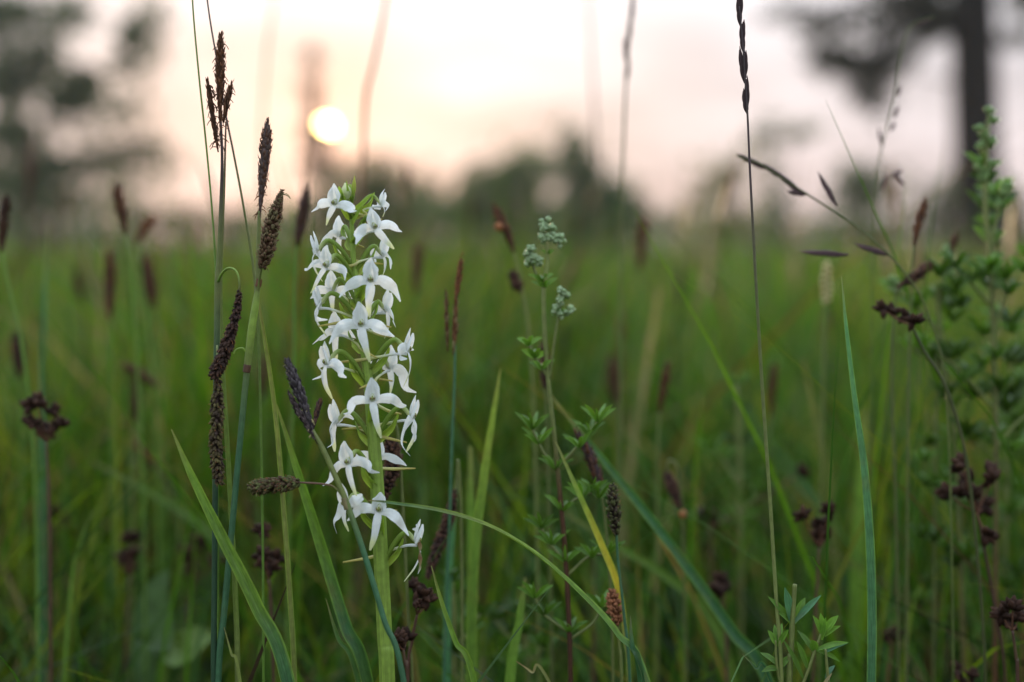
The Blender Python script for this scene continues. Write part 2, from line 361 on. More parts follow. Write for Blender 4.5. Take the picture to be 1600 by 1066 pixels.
# pine on the right
tree('pine_tree', 'tall pine with thick dark bare trunk rising beyond the meadow', 20,
     [(1512, -420), (1516, -200), (1520, 0), (1524, 160), (1528, 300), (1530, 420)], [56, 66, 72, 74, 76, 84],
     [([(1520, 20, 0), (1470, 40, -2), (1400, 60, -4), (1330, 110, -3)], 9), ([(1518, -60, 0), (1440, -20, 3), (1330, 0, 6), (1270, 20, 7)], 8),
      ([(1525, 130, 0), (1480, 126, -1), (1440, 118, -2)], 4), ([(1518, -80, 0), (1570, -40, 1), (1640, 0, 2)], 8), ([(1516, -200, 0), (1420, -230, 1), (1350, -220, 0)], 8),
      ([(1400, 60, -4), (1370, 140, -3), (1355, 170, -3)], 4)],
     [(1345, 105, 62, 34, 620), (1400, 90, 50, 30, 260), (1460, 20, 50, 40, 420), (1290, 95, 34, 22, 160), (1350, 150, 30, 22, 120), (1300, 30, 60, 18, 200), (1410, 10, 60, 32, 420), (1290, 60, 60, 40, 150), (1230, 20, 60, 24, 90), (1370, 160, 40, 40, 90), (1450, 50, 40, 28, 240),
      (1380, 45, 40, 18, 150), (1590, 60, 40, 20, 110), (1620, 0, 60, 40, 400), (1470, -60, 90, 50, 700), (1330, -70, 120, 50, 700), (1570, -140, 120, 60, 800), (1400, -220, 130, 70, 1000), (1520, -380, 130, 90, 1300)],
     .075, (.030, .042, .026))
# broadleaf trees on the left
tree('broadleaf_tree', 'dark green broadleaf tree at the left, its lower crown open', 34,
     [(40, -60), (60, 60), (75, 180), (80, 300), (82, 400)], [5, 8, 11, 14, 16],
     [([(62, 80, 0), (100, 110, 1), (135, 130, 2)], 4), ([(75, 190, 0), (140, 215, 2), (215, 240, 3)], 4), ([(55, 30, 0), (140, 20, 2), (215, 60, 3)], 4), ([(70, 150, 0), (30, 130, -2), (-20, 110, -3)], 4)],
     [(128, 136, 34, 30, 1100), (110, 160, 40, 26, 600), (15, 120, 42, 60, 760), (20, 210, 48, 34, 520), (70, 90, 30, 40, 260), (205, 55, 26, 34, 240), (190, 100, 22, 26, 90), (215, 235, 45, 18, 170), (150, 250, 60, 22, 260), (90, 260, 60, 24, 300),
      (-30, 20, 60, 60, 600), (30, 20, 40, 30, 220), (110, 20, 40, 30, 170), (60, 190, 110, 110, 200), (170, 180, 60, 60, 90), (230, 90, 30, 60, 90), (180, 180, 70, 50, 110), (250, 250, 50, 40, 90), (240, 30, 40, 40, 110), (60, 40, 90, 50, 260), (30, 270, 70, 50, 300), (120, 290, 150, 40, 260), (40, 300, 80, 40, 220)], .14, (.050, .090, .020))
tree('young_birch', 'thin young birch with a few twigs standing just above the sun', 40,
     [(489, 60), (490, 120), (491, 220), (492, 330), (492, 400)], [2, 3, 4, 5, 6],
     [([(490, 150, 0), (500, 130, 1), (505, 105, 1)], 1.5), ([(490, 190, 0), (478, 165, 1), (472, 140, 1)], 1.5)],
     [(490, 90, 15, 20, 70), (486, 140, 18, 22, 80), (492, 170, 14, 16, 50), (492, 215, 26, 26, 200), (500, 260, 40, 20, 200)], .13, (.10, .075, .035))
BUSH = [
 ('round green bush beside the young birch', 30, [(590, 285, 52, 40, 750), (560, 330, 60, 30, 600), (620, 330, 50, 30, 500)], (.060, .085, .035)),
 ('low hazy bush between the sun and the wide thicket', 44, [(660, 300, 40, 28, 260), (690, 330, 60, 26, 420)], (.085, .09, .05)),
 ('wide green willow thicket in the middle of the horizon', 36, [(770, 285, 66, 42, 1000), (735, 330, 70, 34, 700), (830, 270, 52, 46, 800), (820, 330, 80, 34, 800)], (.070, .10, .040)),
 ('tall dark bush at the right end of the willow thicket', 30, [(905, 270, 42, 52, 900), (895, 225, 24, 26, 180), (950, 310, 50, 40, 800), (920, 335, 70, 34, 700), (985, 335, 36, 30, 380)], (.045, .075, .030)),
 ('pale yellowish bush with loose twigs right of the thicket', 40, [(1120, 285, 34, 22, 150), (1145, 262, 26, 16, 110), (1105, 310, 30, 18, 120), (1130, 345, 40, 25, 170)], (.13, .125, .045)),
 ('small bush with a flat leafy top far behind the ear of grass', 46, [(1195, 215, 26, 12, 150), (1240, 212, 30, 12, 130), (1205, 262, 20, 36, 80), (1215, 320, 34, 34, 150)], (.055, .075, .035)),
 ('dark rounded bush left of the pine trunk', 34, [(1345, 280, 36, 28, 480), (1335, 315, 46, 24, 330), (1380, 300, 24, 18, 120)], (.045, .065, .032)),
 ('grey green scrub at the foot of the pine', 26, [(1470, 330, 46, 40, 420), (1560, 330, 60, 50, 600), (1510, 300, 50, 40, 380)], (.050, .065, .035)),
 ('low scrub under the left broadleaf tree', 38, [(40, 325, 70, 26, 520), (130, 315, 70, 22, 380), (-20, 290, 60, 40, 420)], (.060, .080, .04)),
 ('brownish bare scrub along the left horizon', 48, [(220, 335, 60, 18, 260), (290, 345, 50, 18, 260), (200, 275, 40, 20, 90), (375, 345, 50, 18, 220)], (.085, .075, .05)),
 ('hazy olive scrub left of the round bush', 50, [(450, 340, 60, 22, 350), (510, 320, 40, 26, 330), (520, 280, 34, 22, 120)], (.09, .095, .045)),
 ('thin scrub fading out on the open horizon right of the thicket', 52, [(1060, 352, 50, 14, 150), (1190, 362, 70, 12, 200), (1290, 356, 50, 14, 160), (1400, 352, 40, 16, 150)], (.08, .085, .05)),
]
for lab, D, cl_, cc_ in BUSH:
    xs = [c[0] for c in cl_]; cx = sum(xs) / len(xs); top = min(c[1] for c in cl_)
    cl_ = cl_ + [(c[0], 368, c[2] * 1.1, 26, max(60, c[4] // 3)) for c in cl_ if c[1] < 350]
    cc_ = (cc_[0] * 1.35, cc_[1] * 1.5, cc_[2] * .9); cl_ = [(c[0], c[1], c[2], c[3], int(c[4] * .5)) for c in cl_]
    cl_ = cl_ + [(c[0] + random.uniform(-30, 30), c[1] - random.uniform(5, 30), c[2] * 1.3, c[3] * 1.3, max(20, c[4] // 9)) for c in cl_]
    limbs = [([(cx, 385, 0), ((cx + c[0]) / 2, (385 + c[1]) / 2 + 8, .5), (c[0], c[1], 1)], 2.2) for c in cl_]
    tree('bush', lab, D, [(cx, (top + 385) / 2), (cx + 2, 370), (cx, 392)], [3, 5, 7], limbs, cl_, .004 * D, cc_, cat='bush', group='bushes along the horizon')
def far_wood():
    V = []; C = []; n = 15000
    th = np.radians(rng.uniform(-62, 62, n)); r = rng.uniform(90, 120, n)
    hh = 1.6 + 1.5 * np.sin(th * 23) * np.sin(th * 7 + 1) + .8 * np.sin(th * 61)
    p = np.stack([r * np.sin(th), r * np.cos(th), rng.random(n) * np.maximum(.5, hh)], -1)
    a = rng.normal(size=(n, 3)); a /= np.linalg.norm(a, axis=1)[:, None]; b = np.cross(a, rng.normal(size=(n, 3))); b /= np.linalg.norm(b, axis=1)[:, None]
    s = .35 * (.6 + .8 * rng.random((n, 1)))
    V = np.stack([p - a*s, p - b*s*.6, p + a*s, p + b*s*.6], 1).reshape(-1, 3); V[:, 2] = np.maximum(V[:, 2], .02)
    o = fast_mesh('far_wood', V, np.arange(4*n).reshape(-1, 4), np.repeat(np.array([.09, .11, .05]) * (.6 + .8*rng.random((n, 1))), 4, 0), M_foliage, 'stuff')
    tag(o, 'low far wood closing the meadow along the horizon', 'wood')
far_wood()

# ================================================================ the orchid
def orchid():
    axis = [(547, 288), (549, 330), (552, 400), (559, 460), (567, 525), (575, 590), (581, 650), (587, 720), (592, 800), (597, 900), (602, 1000), (606, 1080)]
    rad = [2.2, 3.0, 3.8, 4.6, 5.6, 7, 8.4, 9.6, 10.4, 10.8, 11, 11.4]
    wp = to_ground(px(axis)); R_ = [S(r) for r in rad] + [S(12.5), S(13)]
    root = thing('orchid', 'white flowering orchid with a tall spike of long-spurred flowers on a green ribbed stem', 'orchid', wp[-1])
    m = MB(); m.tube(wp, R_, [LIME * .95] * 6 + [LIME * .8] * 8, 14, 110, rib=.13); m.build('stem', M_stem, root)
    sx = lambda v: np.interp(v, [a[1] for a in axis], [a[0] for a in axis])
    U1 = S(1.0)
    def bract(att, tip, out, wdt=15, lab=None):
        m = MB(); mid = (att + tip) / 2 + out * U1 * 6
        m.strip([att - out * U1 * 2, att * .72 + mid * .28, mid, tip * .75 + mid * .25, tip], [U1*7, U1*wdt*.95, U1*wdt, U1*wdt*.55, U1*1], nrm(out + np.array([0, -.25, .5])),
                [LIME*.75, LIME*.9, LIME*.85, LIME*1.1, LIME*1.3], cup=.55, n=14, nv=7, edge=LIME*1.4)
        m.build('bract', M_leaf, root)
    def flower(u, v, az, roll=0, sc=1.0, lip=(3, -72, -2), hood=1.0, spur=1.0, lat=(0, 0), att=38, wilt=False, spdir=0.0, tilt=0.0, brt=True, shut=0.0):
        a = math.radians(az); rr = S(52)
        c = P(u, v, FOCUS - rr * math.cos(a))
        F_ = np.array([math.sin(a), -math.cos(a), tilt]); F_ = nrm(F_); Uz = nrm(np.array([0, 0, 1.0]) - F_[2] * F_); Rr = np.cross(Uz, F_)
        b = math.radians(roll); Rr, Uz = Rr * math.cos(b) - Uz * math.sin(b), Uz * math.cos(b) + Rr * math.sin(b)   # roll > 0: the hood leans right
        k = U1 * sc * .90; fw = random.uniform(.85, 1.15); roll += random.uniform(-5, 5)
        def L(x, y, z): return c + k * (x * Rr + y * Uz + z * F_)
        J = lambda s=1.0: random.uniform(-s, s)
        at = P(sx(v + att), v + att, FOCUS)
        # ovary and column: the body of the flower
        m = MB(); o1 = L(0, 2, -7); d = o1 - at
        m.tube([at, at + d * .38 + np.array([0, 0, .30]) * np.linalg.norm(d), at + d * .74 + np.array([0, 0, .34]) * np.linalg.norm(d), o1, L(0, 0, -2)],
               [k*3.0, k*4.6, k*4.4, k*3.6, k*4.5], [LIME*.85, LIME, LIME*1.15, TIPG*.95, WHITE*.95], 9, 20)
        m.blob(L(0, 1, -1), Uz, k*6.2, k*7.5, np.array([.72, .77, .60]), 8, 6)
        fl = m.build('flower', M_petal, root)
        # column face: pollinia pockets
        m = MB(); m.blob(L(0, 1.5, 4.0), Uz, k*2.6, k*4.2, np.array([.36, .40, .12]), 7, 5)
        for s_ in (-1, 1): m.blob(L(s_*3.3, .5, 4.2), Uz + .25*s_*Rr, k*1.0, k*3.0, np.array([.26, .17, .06]), 6, 4)
        m.build('column', M_petal, fl)
        wtip = [WHITE*.97, WHITE, WHITE, WHITE*.98, WHITE*.96, TIPG*1.05]
        # dorsal sepal (hood)
        m = MB(); q = 1 - shut * .3
        m.strip([L(0, -1, -8), L(J(), 12, -7), L(J(2), 26*hood, -3), L(J(2), 38*hood, 3+5*shut)], [k*12*q, k*23*q, k*25*q*fw, k*17*q, k*3.5], F_, wtip[:5], cup=.45, n=14, nv=9, wav=.07)
        m.build('dorsal_sepal', M_petal, fl)
        # petals inside the hood
        for s_ in (-1, 1):
            m = MB(); m.strip([L(s_*6, -5, -4), L(s_*10, 7, 0), L(s_*7.5, 19*hood, 4), L(s_*2.5, 29*hood, 7)], [k*7, k*12, k*11, k*4], nrm(F_*.8 - s_*Rr*.75), wtip[:5], cup=.3, n=12, nv=6)
            m.build('petal', M_petal, fl)
        # lateral sepals
        for s_, dd in ((-1, lat[0]), (1, lat[1])):
            m = MB(); l_ = 53 + J(5)
            if wilt and s_ < 0:
                m.strip([L(-4, -6, 0), L(-10, -18, 4), L(-14, -30, 3), L(-10, -44, 5), L(-6, -58, 2)], [k*12, k*17, k*15, k*10, k*3], F_, [RUST*1.2, STRAW*.8, RUST, STRAW, WHITE*.8], cup=.6, n=14, nv=7, wav=.35)
            else:
                m.strip([L(s_*4, -5, -1), L(s_*18, 1+J(2)+dd*.15, -2), L(s_*34, -3+J(4)+dd*.5, -3+J(7)), L(s_*(l_-10), -11+J(5)+dd*.8, -5+J(9)), L(s_*l_, -19+J(7)+dd, -4+J(14))],
                        [k*8, k*15.5*fw, k*19.5*fw, k*16.5*fw, k*9, k*2.2], nrm(F_ + .25*Uz), wtip[:5], cup=-.25, n=18, nv=8, twist=J(.9), wav=.12)
            m.build('lateral_sepal', M_petal, fl)
        # lip
        lx, ly, lz = lip; m = MB()
        m.strip([L(0, -4, 1), L(lx*.2+J(), ly*.3, 6), L(lx*.55+J(2), ly*.65, 6+lz*.4), L(lx, ly, lz)], [k*9, k*14*fw, k*14.5*fw, k*13*fw, k*11, k*9, k*3.5], F_, [WHITE, WHITE, WHITE*.98, WHITE*.96, TIPG*1.12, TIPG], cup=-.32, n=20, nv=8, twist=J(.6), wav=.06)
        m.build('lip', M_petal, fl)
        # spur, running back past the stem
        m = MB(); SL = 134 * spur; dn = 26 + J(10); sx_ = (7 if random.random() < .5 else -7) * (1.6 if abs(az) < 40 else 1)
        if spdir: sx_ = spdir * 14
        m.tube([L(0, -8, -2), L(sx_*.6, -9, -22), L(sx_*1.2, -10-dn*.25, -52), L(sx_*1.2+spdir*30, -8-dn*.7, -85*spur), L(sx_*1.0+spdir*64, -8-dn, -SL)], [k*3.0, k*2.4, k*2.2, k*2.7, k*3.0, k*1.3],
               [WHITE, WHITE*.95, TIPG*1.1, np.array([.62, .58, .22]), np.array([.52, .45, .12])], 8, 26)
        m.build('spur', M_petal, fl)
        if brt:
            o2 = nrm((c - at) * [1, 1, .3]); bract(at, at + o2 * U1 * (34 + J(5)) + np.array([0, 0, 1]) * U1 * (38 + J(9)), o2)
    # front, right, back and left flowers, from the top down
    FL = [
     dict(u=522, v=317, az=-28, roll=6, sc=.86, lip=(-14, -46, 2), lat=(-8, 2), att=26, spdir=.35),
     dict(u=597, v=318, az=112, roll=0, sc=.70, lip=(0, -34, 2), lat=(0, 0), att=24, hood=.95, shut=.8, spur=.5),
     dict(u=586, v=354, az=22, roll=-14, sc=.86, lip=(26, -52, 4), lat=(-4, 0), att=28),
     dict(u=531, v=366, az=-142, roll=0, sc=.86, lip=(2, -52, 0), att=26, spur=.6),
     dict(u=492, v=391, az=-84, roll=-6, sc=.88, lip=(0, -62, -14), lat=(14, -8), att=30),
     dict(u=509, v=414, az=-30, roll=8, sc=.90, lip=(-26, -58, 4), lat=(-2, 0), att=32),
     dict(u=599, v=396, az=118, roll=0, sc=.90, lip=(0, -54, -8), att=32, lat=(-10, 0), spur=.8),
     dict(u=579, v=437, az=4, roll=3, sc=.98, lip=(2, -66, 0), lat=(-8, -14), att=32, spdir=-.5),
     dict(u=519, v=452, az=-150, roll=0, sc=.90, lip=(0, -44, 0), att=34, spur=.7),
     dict(u=496, v=475, az=-82, roll=4, sc=.95, lip=(0, -60, -16), lat=(6, -10), att=34),
     dict(u=604, v=482, az=122, roll=0, sc=.95, lip=(0, -56, -4), lat=(-8, 2), att=36, spur=1.0),
     dict(u=564, v=506, az=-5, roll=-3, sc=1.0, lip=(11, -66, 0), lat=(-6, -4), att=36, spdir=.35),
     dict(u=525, v=517, az=-140, roll=0, sc=.95, lip=(0, -58, 0), lat=(0, -4), att=36, spur=.9),
     dict(u=638, v=546, az=84, roll=8, sc=.98, lip=(0, -68, -8), lat=(-4, 16), att=38),
     dict(u=509, v=566, az=-55, roll=2, sc=.96, lip=(6, -66, -10), lat=(-18, -6), att=40),
     dict(u=609, v=572, az=152, roll=0, sc=.98, lip=(0, -56, 0), lat=(-26, 0), att=40, spur=.8),
     dict(u=582, v=623, az=4, roll=0, sc=1.0, lip=(14, -68, 0), lat=(-12, 0), att=40, spdir=.6, hood=.95),
     dict(u=524, v=657, az=-112, roll=4, sc=1.0, lip=(0, -56, 4), lat=(14, -20), att=40),
     dict(u=646, v=650, az=82, roll=6, sc=.96, lip=(0, -66, -12), lat=(-46, -40), att=42),
     dict(u=543, v=722, az=-18, roll=-8, sc=.96, lip=(8, -66, 0), lat=(-20, -8), att=42, spdir=.9),
     dict(u=590, v=712, az=176, roll=0, sc=.92, lip=(0, -50, 0), att=40, spur=.5),
     dict(u=538, v=787, az=-50, roll=-4, sc=.92, lip=(6, -52, -2), lat=(-38, 26), att=42, spdir=-.3),
     dict(u=592, v=796, az=-2, roll=6, sc=1.0, lip=(-8, -72, 0), lat=(-2, -22), att=44, hood=.8),
     dict(u=653, v=845, az=86, roll=14, sc=.98, lip=(0, -72, -22), lat=(0, 44), att=42, wilt=True),
    ]
    for f in FL: flower(**f)
    # buds and tip bracts
    for (u, v, r, l, ang, c0, c1) in [(541, 299, 8.5, 13, -8, np.array([.55, .62, .40]), TIPG), (553, 292, 3.6, 17, 4, LIME*1.2, np.array([.5, .5, .08])), (604, 305, 0, 0, 0, None, None)]:
        if not r: continue
        ax = np.array([math.sin(math.radians(ang)), 0, math.cos(math.radians(ang))]); m = MB()
        m.blob(P(u, v, FOCUS - .003), ax, S(r), S(l), c0, 10, 9, c1); m.tube([P(u, v + l*.7, FOCUS - .002), P(sx(v + 30), v + 30)], [S(2), S(2.4)], LIME, 6, 6)
        m.build('bud', M_petal, root)
    for (a, b, w_) in [((548, 312), (541, 282), 6), ((552, 334), (584, 302), 10), ((550, 352), (566, 322), 7)]:
        m = MB(); A, B = P(*a), P(*b, FOCUS - .006)
        m.strip([A, A*.6 + B*.4 + [0, -.002, 0], B], [S(4), S(w_), S(w_*.6), S(1)], [0, -1, .3], LIME*1.05, cup=.4, n=10, edge=LIME*1.5); m.build('bract', M_leaf, root)
orchid()

# ================================================================ sedges
def spike(m, pts, wpx, D, c0, c1, kind='f', dens=1.0, pro=(.35, .8, 1, 1, .95, .8, .35)):
    """one spike: a core with overlapping scales ('m') or plump fruits ('f') set round it in a spiral; pts run tip to base"""
    p = [q if len(q) == 3 else (*q, D) for q in pts]; pw = spline(px(p, D), 40)[::-1]      # base to tip
    seg_ = np.linalg.norm(np.diff(pw, axis=0), axis=1); Lt = seg_.sum(); R_ = S(wpx, D) / 2
    core = .62 if kind == 'f' else .70
    m.tube(list(pw[::4]) + [pw[-1]], [R_ * core * a for a in pro], np.array(c0) * .7, 8, 20)
    sl_ = S(9.0, D) if kind == 'f' else S(15.0, D)
    n = int(dens * Lt * R_ * 2 * 3.14 / (sl_ * sl_ * (.42 if kind == 'f' else .30)))
    n = max(14, min(int(n * 1.15), 300)); sl0 = sl_
    for i in range(n):
        t = (i + .5) / n; th = i * 2.39996 + random.uniform(-.2, .2); q = lerp(pw, t); T = nrm(lerp(pw, min(1, t + .03)) - lerp(pw, max(0, t - .03)))
        a = nrm(np.cross(T, [.2, .9, .35])); b = np.cross(T, a); o = math.cos(th) * a + math.sin(th) * b; rr = R_ * lerp(pro, t)
        cc = np.array(c0) * (1 - (k := random.random())) + np.array(c1) * k; sl_ = sl0 * (.35 + .65 * min(1, lerp(pro, t)))
        q = q + T * random.uniform(-.35, .35) * sl0; th += random.uniform(-.5, .5); o = math.cos(th) * a + math.sin(th) * b; wl = random.uniform(.75, 1.2)
        if kind == 'f':
            d = nrm(o * random.uniform(.5, 1.3) + T * .8 + np.random.normal(size=3) * .18); m.blob(q + o * rr * .74 * wl, d, sl_ * .33 * random.uniform(.8, 1.2), sl_ * .56, cc, 6, 4, cc * 1.8 + .012)
            if random.random() < .35:
                e = q + o * rr * .9 + d * sl_ * .3; m.tube([e, e + d * sl_ * .35 + np.random.normal(size=3) * sl_ * .12], [sl_ * .05, sl_ * .03], RUST * 1.5, 4, 3, cap=False)
        else:
            s0 = q + o * rr * .55; e = s0 + T * sl_ * .85 + o * rr * .45 * random.uniform(.6, 1.5)
            m.strip([s0, s0 * .5 + e * .5 + o * rr * .22, e], [sl_ * .22, sl_ * .40, sl_ * .26, sl_ * .03], o, [cc, cc, cc * 1.3 + .02], cup=-.5, n=5, nv=4)
def anthers(m, pts, D, wpx, n, c):
    pw = spline(px([q if len(q) == 3 else (*q, D) for q in pts], D), 30)
    for _ in range(n):
        q = pw[random.randrange(2, 28)]; d = nrm(np.random.normal(size=3) * [1, .6, .5] + [0, 0, -.35]); s_ = S(wpx, D)
        m.tube([q, q + d * s_ * .5, q + d * s_ * .8 + [0, 0, -s_ * random.uniform(.1, .5)]], [S(.9, D), S(.7, D), S(.5, D)], np.array(c) * random.uniform(.6, 1.4), 4, 5, cap=False)
def stalk(m, pts, r, c, D=FOCUS, seg=8, gnd=True):
    q = px([a if len(a) == 3 else (*a, D) for a in pts], D); rr = [S(x, D) for x in r]
    if gnd: q = to_ground(q); rr = rr + [rr[-1], rr[-1]]
    m.tube(q, rr, c, seg, len(q) * 6); return q
def sedge(label, D, stem, r, c, spikes, extra=None, group=None, anth=()):
    q = px([a if len(a) == 3 else (*a, D) for a in stem], D)
    t = thing('sedge', label, 'sedge', to_ground(q)[-1], group)
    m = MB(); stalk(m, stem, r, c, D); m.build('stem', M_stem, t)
    for s_ in spikes:
        m = MB(); spike(m, D=D, **s_); sp = m.build('spike', M_scale, t)
        for (a_, n_, w_, c_) in anth:
            if a_ is s_: m = MB(); anthers(m, s_['pts'], D, w_, n_, c_); m.build('anthers', M_scale, sp)
    for (nm, pts, rr, cc) in (extra or []):
        m = MB(); stalk(m, pts, rr, cc, D, 7, False); m.build(nm, M_stem, t)
    return t
# the tall sedge with three male spikes and two hanging fruit spikes
a1 = dict(pts=[(345, 58), (344, 110), (344, 170), (346, 238)], wpx=17, c0=BROWN*1.1, c1=RUST*.8, kind='m', dens=1.2, pro=(.12, .25, .5, .9, 1, .8, .45))
a2 = dict(pts=[(324, 126), (329, 160), (335, 200), (341, 238)], wpx=10, c0=BROWN*.8, c1=RUST*.6, kind='m', pro=(.3, .6, .9, 1, 1, .8, .4))
a3 = dict(pts=[(362, 131), (355, 158), (349, 192)], wpx=11, c0=BROWN*.8, c1=RUST*.7, kind='m', pro=(.3, .7, 1, 1, .9, .6, .3))
a4 = dict(pts=[(333, 592, .492), (345, 565, .492), (358, 530, .492), (369, 490, .493), (374, 458, .494)], wpx=20, c0=DKB*.7, c1=BROWN*.5, kind='f', dens=.95, pro=(.4, .55, .75, .95, 1.1, 1.05, .7))
a5 = dict(pts=[(343, 756, .493), (338, 705, .493), (339, 650, .493), (341, 594, .494)], wpx=20.5, c0=DKB, c1=OLIVE*.22+RUST*.18, kind='f', dens=.95, pro=(.5, .85, 1, 1, 1, .95, .6))
sedge('tall sedge with three shaggy brown top spikes and two black hanging fruit spikes', .505,
      [(345, 190), (347, 250), (345, 330), (342, 400), (340, 440), (339, 520), (337, 650), (336, 800), (335, 930), (334, 1080)], [2, 2.2, 3, 3.4, 4.6, 4.6, 4.4, 4.4, 4.4, 4.6],
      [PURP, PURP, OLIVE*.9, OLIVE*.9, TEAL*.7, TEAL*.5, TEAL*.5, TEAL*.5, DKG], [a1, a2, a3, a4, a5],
      [('peduncle', [(341, 440, .503), (347, 427, .5), (358, 419, .497), (369, 424, .495), (374, 440, .494), (374, 460, .494)], [2.4, 2, 1.8, 1.7, 1.7, 1.7], [GREEN, LIME, LIME*.9, LIME*.7, BROWN]),
       ('peduncle', [(341, 600, .494), (340, 580, .497), (339, 540, .502)], [1.6, 1.6, 1.6], OLIVE)],
      anth=((a1, 46, 16, RUST), (a2, 40, 15, BROWN*1.2), (a3, 22, 12, BROWN*1.2)))
# the second tall sedge
b1 = dict(pts=[(418, 190), (415, 230), (410, 285), (405, 345)], wpx=19, c0=np.array([.12, .085, .08]), c1=BROWN*1.2, kind='m', dens=1.3, pro=(.2, .4, .8, .95, 1, .7, .2))
b2 = dict(pts=[(441, 298, .495), (434, 320, .495), (424, 355, .496), (416, 390, .497), (410, 418, .499)], wpx=26, c0=BROWN*1.0, c1=STRAW*.28, kind='f', dens=1.25, pro=(.55, .95, 1.05, 1, .8, .4, .15))
sedge('tall sedge with a greyish upright male spike and a bristly brown fruit spike beside it', .505,
      [(405, 330), (404, 390), (402, 450), (395, 520), (386, 580), (374, 700), (362, 830), (350, 960), (340, 1080)], [2.5, 3.6, 4.2, 4.4, 4.8, 4.6, 4.8, 5, 5.2],
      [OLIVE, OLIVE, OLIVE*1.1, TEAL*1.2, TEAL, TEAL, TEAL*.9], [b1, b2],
      [('sheath', [(404, 440), (399, 480), (393, 520), (386, 578)], [3.5, 6.0, 6.6, 5.6], [OLIVE*1.2, LIME*1.0, LIME*1.1, OLIVE]),
       ('node', [(405, 436), (403, 448)], [5.2, 5.4], RUST), ('node', [(387, 570), (385, 582)], [6.2, 6.2], BROWN*1.3),
       ('peduncle', [(409, 418, .5), (405, 440, .503), (403, 460, .505)], [1.8, 1.8, 1.8], OLIVE),
       ('peduncle', [(388, 556), (380, 545), (370, 546), (365, 553)], [1.8, 1.5, 1.2, 1.0], LIME)],
      anth=((b1, 46, 13, RUST), (b2, 30, 20, STRAW*.6)))
# the leaning sedge in front of the orchid
c1_ = dict(pts=[(449, 563), (459, 592), (472, 625), (488, 668)], wpx=19, c0=np.array([.045, .036, .042]), c1=np.array([.10, .085, .09]), kind='m', dens=1.6, pro=(.35, .7, .95, 1, .95, .7, .3))
c2_ = dict(pts=[(452, 616), (465, 640), (480, 664), (497, 692)], wpx=12, c0=PURP*.7, c1=np.array([.09, .07, .07]), kind='m', dens=1.5, pro=(.4, .8, 1, 1, .9, .7, .3))
c3_ = dict(pts=[(500, 627, .502), (495, 645, .501), (489, 672, .5)], wpx=10, c0=PURP, c1=BROWN*1.6, kind='m', dens=1.3)
c4_ = dict(pts=[(391, 763), (412, 760), (440, 757), (466, 754)], wpx=25, c0=BROWN*.55, c1=OLIVE*.34, kind='f', dens=1.2, pro=(.6, .95, 1, 1, 1, .9, .6))
sedge('sedge leaning across the orchid with dark grey spikes and one sideways fruit spike', .487,
      [(488, 672), (505, 703), (530, 758), (545, 795), (570, 868), (600, 968), (634, 1085)], [2.6, 4.2, 4.4, 4.6, 4.5, 4.4, 4.6],
      [OLIVE*.8, OLIVE*1.1, OLIVE, TEAL*1.3, TEAL*1.1, TEAL, TEAL], [c1_, c2_, c3_, c4_],
      [('peduncle', [(543, 790), (532, 772), (520, 760), (500, 756), (464, 754)], [1.6, 1.5, 1.5, 1.5, 1.5], [OLIVE, OLIVE, BROWN*2, BROWN*1.5])] +
      [('node', [(538, 778), (543, 796)], [5.2, 5.2], STRAW*.6)], anth=((c1_, 26, 11, STRAW), (c2_, 18, 9, STRAW*.8), (c4_, 14, 16, STRAW*.7)))
m = None
